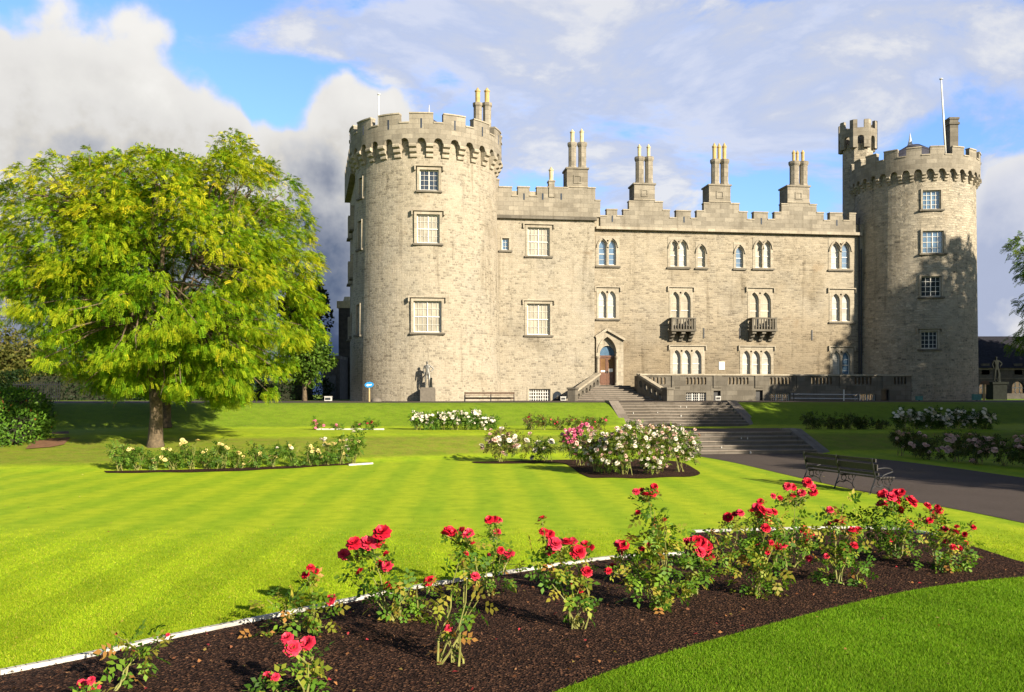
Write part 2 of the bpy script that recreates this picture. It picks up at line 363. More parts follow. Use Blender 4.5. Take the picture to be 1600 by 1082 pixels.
class MB:
    def __init__(s): s.v = []; s.f = []; s.uv = []
    def face(s, pts, uv=None):
        i = len(s.v); s.v += [tuple(p) for p in pts]; s.f.append(tuple(range(i, i + len(pts)))); s.uv.append(uv)
    def box(s, fr, a0, a1, b0, b1, c0, c1, skip=''):
        P = fr.p
        if 'f' not in skip: s.face([P(a0, b1, c0), P(a1, b1, c0), P(a1, b1, c1), P(a0, b1, c1)])
        if 'k' not in skip: s.face([P(a1, b0, c0), P(a0, b0, c0), P(a0, b0, c1), P(a1, b0, c1)])
        s.face([P(a0, b0, c0), P(a0, b1, c0), P(a0, b1, c1), P(a0, b0, c1)])
        s.face([P(a1, b1, c0), P(a1, b0, c0), P(a1, b0, c1), P(a1, b1, c1)])
        if 't' not in skip: s.face([P(a0, b1, c1), P(a1, b1, c1), P(a1, b0, c1), P(a0, b0, c1)])
        if 'd' not in skip: s.face([P(a0, b0, c0), P(a1, b0, c0), P(a1, b1, c0), P(a0, b1, c0)])
    def plate(s, fr, outer, holes, b0, b1, back=True, inner_reveal=True):
        """flat plate in the a-c plane between depths b0 (back) and b1 (front), with holes"""
        loops = [outer] + list(holes)
        flat = [p for l in loops for p in l]
        tri = tessellate_polygon([[Vector((p[0], p[1], 0)) for p in l] for l in loops])
        for t in tri:
            q = [flat[i] for i in t]
            ar = (q[1][0] - q[0][0]) * (q[2][1] - q[0][1]) - (q[2][0] - q[0][0]) * (q[1][1] - q[0][1])
            if abs(ar) < 1e-9: continue
            if ar < 0: q = q[::-1]
            s.face([fr.p(a, b1, c) for a, c in q])
            if back: s.face([fr.p(a, b0, c) for a, c in q[::-1]])
        for l in loops:
            n = len(l)
            for i in range(n):
                p, q = l[i], l[(i + 1) % n]
                s.face([fr.p(p[0], b0, p[1]), fr.p(q[0], b0, q[1]), fr.p(q[0], b1, q[1]), fr.p(p[0], b1, p[1])])
    def prism(s, c, r0, r1, z0, z1, n, ph=0.0, cap=True):
        lo = [Vector((c[0] + r0 * math.cos(ph + 2 * math.pi * i / n), c[1] + r0 * math.sin(ph + 2 * math.pi * i / n), z0)) for i in range(n)]
        hi = [Vector((c[0] + r1 * math.cos(ph + 2 * math.pi * i / n), c[1] + r1 * math.sin(ph + 2 * math.pi * i / n), z1)) for i in range(n)]
        for i in range(n):
            j = (i + 1) % n; s.face([lo[i], lo[j], hi[j], hi[i]])
        if cap: s.face(hi); s.face(lo[::-1])
    def lathe(s, c, prof, n=12):
        for (r0, z0), (r1, z1) in zip(prof, prof[1:]): s.prism(c, r0, r1, z0, z1, n, 0, False)
        if prof[-1][0] > 1e-4: s.prism(c, prof[-1][0], prof[-1][0] * .98, prof[-1][1], prof[-1][1] + .002, n)
    def tube(s, pts, rad, n=6, cap=True):
        pts = [Vector(p) for p in pts]; rings = []
        for i, p in enumerate(pts):
            d = (pts[min(i + 1, len(pts) - 1)] - pts[max(i - 1, 0)]).normalized()
            a = d.cross(Vector((0, 0, 1)) if abs(d.z) < .92 else Vector((1, 0, 0))).normalized(); b = d.cross(a)
            r = rad[i] if isinstance(rad, (list, tuple)) else rad
            rings.append([p + (a * math.cos(2 * math.pi * k / n) + b * math.sin(2 * math.pi * k / n)) * r for k in range(n)])
        for r0, r1 in zip(rings, rings[1:]):
            for k in range(n):
                j = (k + 1) % n; s.face([r0[k], r1[k], r1[j], r0[j]])
        if cap: s.face(rings[0]); s.face(rings[-1][::-1])
    def bar(s, p, q, w, h):
        """rectangular bar from p to q, w wide sideways, h high"""
        p = Vector(p); q = Vector(q); d = (q - p).normalized()
        a = d.cross(Vector((0, 0, 1)) if abs(d.z) < .95 else Vector((1, 0, 0))).normalized() * (w / 2); b = a.cross(d).normalized() * (h / 2)
        r0 = [p + a + b, p - a + b, p - a - b, p + a - b]; r1 = [q + a + b, q - a + b, q - a - b, q + a - b]
        for k in range(4):
            j = (k + 1) % 4; s.face([r0[k], r0[j], r1[j], r1[k]])
        s.face(r0[::-1]); s.face(r1)
    def build(s, name, m, parent=None, smooth=False, weld=True):
        me = bpy.data.meshes.new(name)
        o = wl(parent)
        me.from_pydata([(v[0] - o.x, v[1] - o.y, v[2] - o.z) for v in s.v], [], s.f)
        uvl = me.uv_layers.new(name='UVMap').data
        me.update()
        k = 0
        for fi, pl in enumerate(me.polygons):
            uv = s.uv[fi]
            if uv is None:
                nn = pl.normal; vs = [s.v[i] for i in s.f[fi]]
                if abs(nn.z) > .75: uv = [(p[0] * UX + p[1] * UY, p[0] * NX + p[1] * NY) for p in vs]
                else:
                    l = math.hypot(nn.x, nn.y) or 1; tx, ty = -nn.y / l, nn.x / l
                    uv = [(p[0] * tx + p[1] * ty, p[2]) for p in vs]
            for t in uv: uvl[k].uv = t; k += 1
        if weld:
            bm = bmesh.new(); bm.from_mesh(me); bmesh.ops.remove_doubles(bm, verts=bm.verts, dist=1e-4)
            bm.to_mesh(me); bm.free()
        if smooth:
            me.polygons.foreach_set('use_smooth', [True] * len(me.polygons))
        me.materials.append(m)
        return link(name, me, parent)

def np_mesh(name, V, Fq, m, parent=None, colors=None, smooth=False):
    """mesh from arrays: V (n,3) world coordinates, Fq (k,3|4), one colour per face"""
    me = bpy.data.meshes.new(name)
    o = wl(parent); V = np.asarray(V, np.float32) - np.array(o, np.float32); Fq = np.asarray(Fq, np.int32)
    k = Fq.shape[1]
    me.vertices.add(len(V)); me.vertices.foreach_set('co', V.ravel())
    me.loops.add(Fq.size); me.loops.foreach_set('vertex_index', Fq.ravel())
    me.polygons.add(len(Fq)); me.polygons.foreach_set('loop_start', np.arange(0, Fq.size, k, dtype=np.int32))
    try: me.polygons.foreach_set('loop_total', np.full(len(Fq), k, np.int32))
    except Exception: pass
    me.update(calc_edges=True); me.validate()
    if colors is not None:
        at = me.color_attributes.new('Col', 'FLOAT_COLOR', 'CORNER')
        c = np.ones((len(Fq), k, 4), np.float32); c[:, :, :3] = np.asarray(colors, np.float32)[:, None, :]
        at.data.foreach_set('color', c.ravel())
    if smooth: me.polygons.foreach_set('use_smooth', [True] * len(Fq))
    me.materials.append(m)
    return link(name, me, parent)

# ------------------------------------------------------------------ foliage kit (numpy)
def unit(v): return v / np.maximum(np.linalg.norm(v, axis=-1, keepdims=True), 1e-6)
def leaflets(base, tdir, nrm, ln, wd, fold=.25):
    """one folded rhombic leaf per row -> V (4n,3), F (n,4)"""
    side = unit(np.cross(nrm, tdir)); n = len(base)
    ln = np.asarray(ln).reshape(-1, 1); wd = np.asarray(wd).reshape(-1, 1)
    mid = base + tdir * ln * .45
    V = np.empty((n, 4, 3)); V[:, 0] = base
    V[:, 1] = mid + side * wd * .5 + nrm * wd * fold * .5; V[:, 2] = base + tdir * ln - nrm * ln * .10; V[:, 3] = mid - side * wd * .5 + nrm * wd * fold * .5
    return V.reshape(-1, 3), np.arange(4 * n).reshape(n, 4)
def compound(rng, pos, out, size, npair=2, droop=.3, up=.55, aspect=.62):
    """compound leaves at pos pointing roughly along out: npair pairs and a tip leaflet"""
    n = len(pos); size = np.broadcast_to(np.asarray(size, float), (n,)).reshape(-1, 1)
    t = unit(out + rng.normal(0, .45, (n, 3)) + np.array([0, 0, -droop]))
    nrm = rng.normal(0, .5, (n, 3)) + np.array([0, 0, up]) + out * .35
    nrm = unit(nrm - t * np.sum(nrm * t, 1, keepdims=True)); s = unit(np.cross(nrm, t))
    bs, ds, ls = [], [], []
    for k in range(npair):
        at = pos + t * size * (.35 + .75 * k)
        for sg in (-1, 1):
            bs.append(at); ds.append(unit(s * sg + t * .45)); ls.append(size)
    bs.append(pos + t * size * (.35 + .75 * npair - .3)); ds.append(t); ls.append(size * 1.1)
    m = len(bs)
    B = np.stack(bs, 1).reshape(-1, 3); D = np.stack(ds, 1).reshape(-1, 3); Lg = np.stack(ls, 1).reshape(-1) * rng.uniform(.8, 1.15, n * m)
    N = np.repeat(nrm, m, 0) + rng.normal(0, .12, (n * m, 3)); N = unit(N - D * np.sum(N * D, 1, keepdims=True))
    V, Fc = leaflets(B, D, N, Lg, Lg * aspect)
    return V, Fc, m
def palette(rng, n, cols, wts):
    c = np.array(cols)[rng.choice(len(cols), n, p=np.array(wts) / np.sum(wts))]
    return c * rng.uniform(.75, 1.25, (n, 1))

# ================================================================== SETTING: ground, path, beds
def lawnmat():
    m, q = mat('mown_lawn')
    co = q.n('ShaderNodeTexCoord').outputs['Object']
    x, y, z = q.n('ShaderNodeSeparateXYZ', {0: co}).outputs
    # mower stripes run away from the camera, slightly to the left
    sx_ = q.m('ADD', x, q.m('MULTIPLY', y, .043))
    wob = q.m('MULTIPLY', q.m('SUBTRACT', q.noise(co, .25, 3), .5), .5)
    st = q.m('SINE', q.m('MULTIPLY', q.m('ADD', sx_, wob), 2 * math.pi / 1.3))
    st = q.smooth(st, -.8, .8)
    flat = q.smooth(z, .12, .01)
    n1 = q.noise(co, .35, 5, .6); n2 = q.noise(co, 2.6, 5, .65); n3 = q.noise(q.vm('MULTIPLY', co, (1, .35, 1)), 46, 3, .7)
    n4 = q.noise(co, 9.0, 4, .65)
    base = q.ramp(n2, [(.28, (.225, .315, .009, 1)), (.5, (.305, .390, .012, 1)), (.72, (.385, .440, .020, 1))])
    dark = q.mix(1.0, base, (.72, .86, .8, 1), 'MULTIPLY')
    c = q.mix(q.m('MULTIPLY', st, q.m('MULTIPLY', flat, q.m('ADD', .45, q.m('MULTIPLY', n1, .6)))), base, dark)
    c = q.mix(q.m('MULTIPLY', q.smooth(n1, .38, .68), .45), c, (.74, .88, .8, 1), 'MULTIPLY')
    # rough dry grass on the lower bank
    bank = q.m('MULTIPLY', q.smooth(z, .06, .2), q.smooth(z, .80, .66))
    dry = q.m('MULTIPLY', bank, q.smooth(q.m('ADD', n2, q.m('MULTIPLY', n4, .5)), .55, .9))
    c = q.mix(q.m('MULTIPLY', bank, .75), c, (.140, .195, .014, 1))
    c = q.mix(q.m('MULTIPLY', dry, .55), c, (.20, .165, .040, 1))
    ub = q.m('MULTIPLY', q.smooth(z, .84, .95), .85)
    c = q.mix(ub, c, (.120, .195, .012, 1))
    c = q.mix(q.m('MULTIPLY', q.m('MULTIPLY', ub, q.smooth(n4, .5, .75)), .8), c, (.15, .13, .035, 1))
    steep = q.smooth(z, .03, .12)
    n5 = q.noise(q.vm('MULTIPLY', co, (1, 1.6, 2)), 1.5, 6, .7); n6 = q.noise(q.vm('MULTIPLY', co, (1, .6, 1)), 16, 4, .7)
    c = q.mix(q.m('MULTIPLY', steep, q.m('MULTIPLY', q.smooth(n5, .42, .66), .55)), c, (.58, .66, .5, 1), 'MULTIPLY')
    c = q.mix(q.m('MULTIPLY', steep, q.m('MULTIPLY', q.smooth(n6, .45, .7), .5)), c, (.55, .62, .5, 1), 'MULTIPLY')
    # the strip on the near side of the rose bed is coloured darker and cooler
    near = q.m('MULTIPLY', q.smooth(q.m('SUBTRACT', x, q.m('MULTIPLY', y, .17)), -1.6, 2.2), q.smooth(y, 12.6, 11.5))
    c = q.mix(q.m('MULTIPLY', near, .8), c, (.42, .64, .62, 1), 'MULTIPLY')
    c = q.mix(q.m('MULTIPLY', q.smooth(n3, .35, .75), .45), c, (.55, .62, .45, 1), 'MULTIPLY')
    p = q.n('ShaderNodeBsdfPrincipled', {'Base Color': c, 'Roughness': .85, 'Specular IOR Level': .12})
    bn = q.n('ShaderNodeBump', {'Height': q.m('ADD', n3, q.m('MULTIPLY', n4, .8)), 'Strength': .6, 'Distance': .02})
    q.t.links.new(bn.outputs[0], p.inputs['Normal']); finish(q, p); return m
M['lawn'] = lawnmat()

def ground():
    xs = np.concatenate([[-1500, -700, -350, -180, -120, -80], np.arange(-60, -28, 1.0), np.arange(-28, 30, .5), np.arange(30, 62, 1.0), [80, 120, 180, 350, 700, 1500]])
    ys = np.concatenate([[-300, -120, -60, -30, -10], np.arange(-2, 60, .5), np.arange(60, 100, 2.0), [120, 160, 250, 500, 1000, 2500]])
    X, Y = np.meshgrid(xs, ys); Z = Hn(X, Y)
    V = np.stack([X, Y, Z], -1).reshape(-1, 3); w = len(xs); h = len(ys)
    i = (np.arange(h - 1)[:, None] * w + np.arange(w - 1)[None]).reshape(-1)
    F = np.stack([i, i + 1, i + w + 1, i + w], 1)
    o = np_mesh('ground', V, F, M['lawn'], smooth=True)
    props(o, 'striped green lawn rising in grass banks to the castle', kind='structure')
ground()

def sheet(name, pts, m, dz, label, step=None, kind='structure', mound=0.0):
    """flat polygon laid on the terrain"""
    mb = MB()
    tri = tessellate_polygon([[Vector((p[0], p[1], 0)) for p in pts]])
    for t in tri:
        q = [pts[i] for i in t]
        ar = (q[1][0] - q[0][0]) * (q[2][1] - q[0][1]) - (q[2][0] - q[0][0]) * (q[1][1] - q[0][1])
        if ar < 0: q = q[::-1]
        mb.face([(p[0], p[1], dz + (H(p[0], p[1]) if step is None else step)) for p in q])
    o = mb.build(name, m); props(o, label, kind=kind); return o
def g0(px, py, z=0.0): return ((px - 800) / FOC * (EYE - z) * FOC / (py - HOR), (EYE - z) * FOC / (py - HOR))
def spline(pts, n=6):
    out = []; P = [Vector((p[0], p[1])) for p in pts]
    for i in range(len(P) - 1):
        a, b, c, d = P[max(i - 1, 0)], P[i], P[i + 1], P[min(i + 2, len(P) - 1)]
        for k in range(n):
            t = k / n
            out.append(tuple(.5 * ((2 * b) + (c - a) * t + (2 * a - 5 * b + 4 * c - d) * t * t + (3 * b - a - 3 * c + d) * t ** 3)))
    out.append(tuple(P[-1])); return out
PATH_L = spline([(10.9, 3), (10.5, 10)] + [g0(*p) for p in ((1600, 818), (1460, 790), (1330, 765), (1240, 745), (1150, 724), (1090, 713))])
PATH_R = spline([(12.9, 37.2), (14.2, 34.9), (15.0, 30.8), (15.4, 26.5), (16.4, 17), (17, 3)])
pl = [p for p in PATH_L if offs(*p) > B_L1 + .05]
sheet('path', pl + [(6.2, 37.35), (12.6, 37.9)] + PATH_R, M['asphalt'], .008, 'grey asphalt path leading to the garden steps', step=0)
def fpt(a, b): p = FF.p(a, b, 0); return (p.x, p.y)
sheet('landing_path', [fpt(SB0, B_L0 + .02), fpt(SB1 + .6, B_L0 + .02), fpt(SA1 + .6, B_U1 + .32), fpt(SA0, B_U1 + .32)], M['asphalt'], ZM + .012, 'grey landing between the two flights of steps', step=0)
sheet('castle_forecourt', [fpt(-60, 16.2), fpt(45, 16.2), fpt(45, .2), fpt(-60, .2)], M['asphalt'], ZT + .006, 'gravel forecourt in front of the castle', step=0)
# the crescent rose bed in front
BED_FAR1 = [g0(*p) for p in ((0, 1056), (130, 1030), (250, 1003), (380, 976), (540, 943), (640, 923), (740, 906), (850, 889), (960, 874), (1068, 868))]
BED_FAR2 = [g0(*p) for p in ((1082, 833), (1180, 830), (1310, 827), (1400, 829), (1460, 838), (1530, 858), (1600, 880), (1700, 902))]
BED_NEAR = [g0(*p) for p in ((1700, 905), (1600, 903), (1480, 915), (1370, 935), (1250, 965), (1120, 1000), (1000, 1035), (870, 1082))] + [(-.55, 6.6), (-2.4, 5.7), (-4.6, 5.5), (-5.6, 6.4), (-5.3, 7.4)]
BED = spline(BED_FAR1) + spline(BED_FAR2) + spline(BED_NEAR)
def inpoly(x, y, poly):
    x = np.asarray(x); y = np.asarray(y); r = np.zeros(x.shape, bool); n = len(poly)
    for i in range(n):
        x0, y0 = poly[i]; x1, y1 = poly[(i + 1) % n]
        if y0 == y1: continue
        r ^= ((y0 > y) != (y1 > y)) & (x < (x1 - x0) * (y - y0) / (y1 - y0) + x0)
    return r
sheet('rose_bed_soil', BED, M['mulch'], .012, 'dark bark-mulched rose bed curving through the lawn', step=0)
YEL = spline([g0(*p) for p in ((166, 739.5), (210, 739.8), (250, 738.6), (290, 739), (330, 737.6), (380, 736.4), (420, 733.8), (460, 732.2), (500, 729.2), (582, 725.4))]) + spline([g0(*p) for p in ((582, 721), (480, 724), (400, 727), (300, 730), (220, 731), (160, 735))])
sheet('yellow_rose_bed_soil', YEL, M['mulch'], .012, 'narrow mulched bed under the yellow roses', step=0)
BIG = spline([g0(*p) for p in ((738, 722), (745, 724.5), (800, 725), (848, 724), (880, 725), (893, 731), (902, 738), (914, 744), (926, 747.5), (960, 747), (1000, 748.5), (1045, 746), (1078, 745.5), (1094, 741), (1085, 733), (1060, 722), (1000, 718), (880, 719), (738, 722))], 3)[:-1]
sheet('shrub_rose_bed_soil', BIG, M['mulch'], .012, 'mulched bed under the large pale roses', step=0)
SOILP = [gpx(*p) for p in ((40, 703), (80, 700), (100, 696), (110, 686), (107, 675), (84, 676), (50, 690))]
sheet('soil_patch', [(p.x, p.y) for p in SOILP], M['soil'], .03, 'bare brown soil beside the laurel hedge')

def edging(name, pts, label, w=.062, h=.052, m='whitestone', z0=0.0):
    mb = MB()
    for (x0, y0), (x1, y1) in zip(pts, pts[1:]):
        d = Vector((x1 - x0, y1 - y0, 0)); l = d.length
        if l < 1e-4: continue
        mb.box(Fr((x0, y0, z0), d / l, (d.y / l, -d.x / l)), -.004, l + .004, -w / 2, w / 2, -.05, h)
    return props(mb.build(name, M[m]), label, 'edging')
edging('bed_edging', spline(BED_FAR1, 8), 'long white edging strip curving along the lawn side of the red rose bed')
edging('bed_edging', spline(BED_FAR2[:5], 8), 'short white edging strip behind the rightmost red roses')
edging('bed_edging', [g0(545, 728), g0(582, 725.5)], 'pale end of edging at the yellow rose bed', .07, .06)
edging('bed_edging', [tuple(gpx(495, 672))[:2], tuple(gpx(600, 672))[:2]], 'thin pale edging under the small pink roses on the bank', .08, .9, z0=0.0)

# bark chips and litter on the near bed
def chips():
    rng = np.random.default_rng(5); n = 42000
    y = 5.6 + (16.6 - 5.6) * rng.random(n) ** 1.5; x = rng.uniform(-5.6, 8.2, n)
    k = inpoly(x, y, BED); x = x[k]; y = y[k]; n = len(x)
    P = np.stack([x, y, np.full(n, .018) + rng.random(n) * .022], 1)
    t = unit(rng.normal(0, 1, (n, 3)) * np.array([1, 1, .28])); nr = unit(rng.normal(0, .45, (n, 3)) + np.array([0, 0, 1]))
    V, F = leaflets(P, t, nr, rng.uniform(.012, .05, n), rng.uniform(.006, .02, n), .1)
    c = palette(rng, n, [(.014, .007, .005), (.032, .015, .010), (.07, .034, .020), (.17, .09, .045)], [4, 5, 3, .6])
    np_mesh('bark_chips', V, F, M['chips'], None, c)['kind'] = 'stuff'
    n = 650
    x = rng.uniform(-4.5, 7.5, n); y = rng.uniform(7, 16, n); k = inpoly(x, y, BED); x = x[k]; y = y[k]; n = len(x)
    P = np.stack([x, y, np.full(n, .04)], 1); t = unit(rng.normal(0, 1, (n, 3)) * np.array([1, 1, .2])); nr = unit(rng.normal(0, .4, (n, 3)) + np.array([0, 0, 1]))
    V, F = leaflets(P, t, nr, rng.uniform(.03, .06, n), rng.uniform(.025, .04, n), .4)
    c = palette(rng, n, [(.36, .16, .06), (.30, .22, .06), (.45, .05, .06), (.25, .10, .05)], [3, 2, 2, 3])
    np_mesh('fallen_petals', V, F, M['leaf'], None, c)['kind'] = 'stuff'
chips()
def litter():
    rng = np.random.default_rng(77); n = 260
    y = rng.uniform(8, 33, n); x = rng.uniform(-.6, .5, n) * y; k = ~inpoly(x, y, BED) & (offs(x, y) > B_L1 + 5); x = x[k]; y = y[k]; n = len(x)
    P = np.stack([x, y, np.full(n, .03)], 1); t = unit(rng.normal(0, 1, (n, 3)) * np.array([1, 1, .2])); nr = unit(rng.normal(0, .4, (n, 3)) + np.array([0, 0, 1]))
    V, F = leaflets(P, t, nr, rng.uniform(.025, .06, n), rng.uniform(.015, .03, n), .4)
    np_mesh('fallen_leaves', V, F, M['leaf'], None, palette(rng, n, [(.30, .22, .05), (.22, .12, .04), (.35, .33, .10)], [3, 2, 2]))['kind'] = 'stuff'
litter()

def blades():
    rng = np.random.default_rng(9); n = 900000
    y = 6.6 + (17 - 6.6) * rng.random(n) ** 1.15; x = rng.uniform(-.62, .62, n) * y
    k = ~inpoly(x, y, BED) & (rng.random(n) < np.clip((17 - y) / 8, 0, 1)); x = x[k]; y = y[k]
    k = ~inpoly(x, y, PATH_L + PATH_R + [(17, 3)]); x = x[k]; y = y[k]; n = len(x)
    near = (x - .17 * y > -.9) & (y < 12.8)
    hgt = rng.uniform(.012, .024, n) * np.where(near, 1.5, 1.0)
    lean = rng.normal(0, .5, (n, 2)) + np.where(near, .2, .0)[:, None]
    ang = rng.uniform(0, math.pi, n); w = rng.uniform(.0028, .005, n) * (y / 9) ** .6
    b = np.stack([x, y, np.zeros(n)], 1); s = np.stack([np.cos(ang), np.sin(ang), np.zeros(n)], 1) * w[:, None]
    V = np.stack([b - s, b + s, b + np.stack([lean[:, 0] * hgt, lean[:, 1] * hgt, hgt], 1)], 1).reshape(-1, 3)
    c = palette(rng, n, [(.18, .285, .008), (.255, .350, .011), (.33, .390, .020), (.40, .34, .06)], [4, 5, 2.5, .35])
    st = np.sin((x + .043 * y) * 2 * math.pi / 1.3) > 0
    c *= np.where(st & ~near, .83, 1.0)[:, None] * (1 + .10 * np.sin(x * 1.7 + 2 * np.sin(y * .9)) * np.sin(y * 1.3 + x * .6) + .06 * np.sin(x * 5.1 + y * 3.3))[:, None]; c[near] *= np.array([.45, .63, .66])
    np_mesh('grass', V, np.arange(3 * n).reshape(n, 3), M['blade'], None, c)['kind'] = 'stuff'
blades()

# ================================================================== CASTLE
castle = thing('castle', 'grey stone castle with two round battlemented towers, tall chimneys and pointed windows', 'castle', (6, 68, ZT))

def wall_grid(mb, fr, a0, a1, c0, c1, holes, b=0.0, dep=.30):
    xs = sorted({a0, a1, *[h[0] for h in holes], *[h[1] for h in holes]}); zs = sorted({c0, c1, *[h[2] for h in holes], *[h[3] for h in holes]})
    for x0, x1 in zip(xs, xs[1:]):
        for z0, z1 in zip(zs, zs[1:]):
            mx, mz = (x0 + x1) / 2, (z0 + z1) / 2
            if any(h[0] < mx < h[1] and h[2] < mz < h[3] for h in holes): continue
            mb.face([fr.p(x0, b, z0), fr.p(x1, b, z0), fr.p(x1, b, z1), fr.p(x0, b, z1)])
    for h in holes:
        P = [(h[0], h[2]), (h[1], h[2]), (h[1], h[3]), (h[0], h[3])]
        for i in range(4):
            p, q = P[i], P[(i + 1) % 4]
            mb.face([fr.p(p[0], b, p[1]), fr.p(p[0], b - dep, p[1]), fr.p(q[0], b - dep, q[1]), fr.p(q[0], b, q[1])])

def hood(mb, fr, a0, a1, c, b, drop=.28, th=.09, pr=.16):
    mb.box(fr, a0, a1, b - .05, b + pr, c - th, c)
    for x0, x1 in ((a0, a0 + .10), (a1 - .10, a1)):
        mb.box(fr, x0 + .002, x1 - .002, b - .05, b + pr - .003, c - th - drop, c - th + .001)
def grid_window(fr, a0, a1, c0, c1, b, nx, ny, pane, sub=(2, 2), surround=.17, hooded=True, thin=.016, fat=.055, label=None, border=.06):
    """rectangular timber window: frame with glazing bars > pane, surround, sill, hood_mould"""
    m = MB(); d = b - .17
    m.plate(fr, [(a0, c0), (a1, c0), (a1, c1), (a0, c1)], [[(a0 + border, c0 + border), (a1 - border, c0 + border), (a1 - border, c1 - border), (a0 + border, c1 - border)]], d - .07, d)
    for i in range(1, nx):
        x = a0 + (a1 - a0) * i / nx; m.box(fr, x - fat / 2, x + fat / 2, d - .06, d + .004, c0 + border, c1 - border)
    for j in range(1, ny):
        z = c0 + (c1 - c0) * j / ny; m.box(fr, a0 + border, a1 - border, d - .06, d + .008, z - fat / 2, z + fat / 2)
    for i in range(nx * sub[0]):
        if i % sub[0]:
            x = a0 + (a1 - a0) * i / nx / sub[0]; m.box(fr, x - thin / 2, x + thin / 2, d - .055, d - .012, c0 + border, c1 - border)
    for j in range(ny * sub[1]):
        if j % sub[1]:
            z = c0 + (c1 - c0) * j / ny / sub[1]; m.box(fr, a0 + border, a1 - border, d - .055, d - .010, z - thin / 2, z + thin / 2)
    w = m.build('window', M['white'], castle)
    if label: w['label'] = label
    p = MB(); p.box(fr, a0 + .01, a1 - .01, d - .10, d - .06, c0 + .01, c1 - .01); p.build('pane', M[pane], w)
    if surround:
        s = surround; t = MB()
        t.plate(fr, [(a0 - s, c0 - .02), (a1 + s, c0 - .02), (a1 + s, c1 + s), (a0 - s, c1 + s)], [[(a0 + .002, c0), (a1 - .002, c0), (a1 - .002, c1), (a0 + .002, c1)]], b - .26, b + .035)
        t.build('surround', M['trim'], w)
    t = MB(); t.box(fr, a0 - .24, a1 + .24, b - .16, b + .13, c0 - .15, c0 - .025); t.build('sill', M['trim_dark'], w)
    if hooded:
        t = MB(); hood(t, fr, a0 - .36, a1 + .36, c1 + surround + .14, b); t.build('hood_mould', M['trim'], w)
    return w

def lancet(cx, w, c0, c1, n=5):
    """pointed-arch outline, counter-clockwise"""
    r = w * .98; hs = math.sqrt(max(r * r - (r - w / 2) ** 2, 1e-6)); sp = c1 - hs
    pts = [(cx - w / 2, c0), (cx + w / 2, c0)]
    am = math.acos((r - w / 2) / r)
    for i in range(n + 1):
        t = am * i / n; pts.append((cx + w / 2 - r + r * math.cos(t), sp + r * math.sin(t)))
    for i in range(n - 1, -1, -1):
        t = am * i / n; pts.append((cx - w / 2 + r - r * math.cos(t), sp + r * math.sin(t)))
    return pts
def circ(cx, cz, r, n=8): return [(cx + r * math.cos(2 * math.pi * i / n), cz + r * math.sin(2 * math.pi * i / n)) for i in range(n)]

def lancet_window(fr, outer, lans, b, pane, kind='rect', label=None, transom=.45, rounds=True, sill=True):
    """group of pointed lights in a stone surround: window (frames) > surround, pane, sill, hood_mould"""
    a0, a1, c0, c1 = outer
    holes = [lancet(*l) for l in lans]
    if rounds and len(lans) > 1:
        for l, k in zip(lans, lans[1:]): holes.append(circ((l[0] + k[0]) / 2, l[3] - .08, .085))
    m = MB(); d = b - .17
    for cx, w, z0, z1 in lans:
        o = lancet(cx, w - .004, z0 + .002, z1 - .004); i = lancet(cx, w - .11, z0 + .07, z1 - .075)
        m.plate(fr, o, [i], d - .05, d)
        if transom:
            z = z0 + (z1 - z0) * transom; m.box(fr, cx - w / 2 + .05, cx + w / 2 - .05, d - .045, d - .005, z - .025, z + .025)
            for zt in (z0 + (z1 - z0) * transom * .5, z0 + (z1 - z0) * (transom + .22)):
                m.box(fr, cx - w / 2 + .05, cx + w / 2 - .05, d - .04, d - .02, zt - .008, zt + .008)
    w_ = m.build('window', M['white'], castle)
    if label: w_['label'] = label
    t = MB(); t.plate(fr, [(a0, c0), (a1, c0), (a1, c1), (a0, c1)], holes, b - .28, b + .03); t.build('surround', M['trim'], w_)
    pans = pane if isinstance(pane, (list, tuple)) else [pane] * len(lans)
    for (cx, w, z0, z1), pn in zip(lans, pans):
        p = MB(); p.plate(fr, lancet(cx, w - .03, z0 + .02, z1 - .02), [], d - .09, d - .055); p.build('pane', M[pn], w_)
    if rounds and len(lans) > 1:
        p = MB(); p.box(fr, a0 + .02, a1 - .02, b - .30, b - .285, c1 - .75, c1 - .02); p.build('pane', M['pane_dark'], w_)
    if sill:
        t = MB(); t.box(fr, a0 - .06, a1 + .06, b - .1, b + .14, c0 - .13, c0 - .004); t.build('sill', M['trim_dark'], w_)
    t = MB()
    if kind == 'rect': hood(t, fr, a0 - .14, a1 + .14, c1 + .13, b, .30)
    else:
        for cx, w, z0, z1 in lans:                               # pointed drip mould over each light
            o = lancet(cx, w + .36, z0, z1 + .20, 6)[2:]; i = lancet(cx, w + .20, z0, z1 + .10, 6)[2:]
            t.plate(fr, o + i[::-1], [], b - .02, b + .12)
    t.build('hood_mould', M['trim'], w_)
    return w_

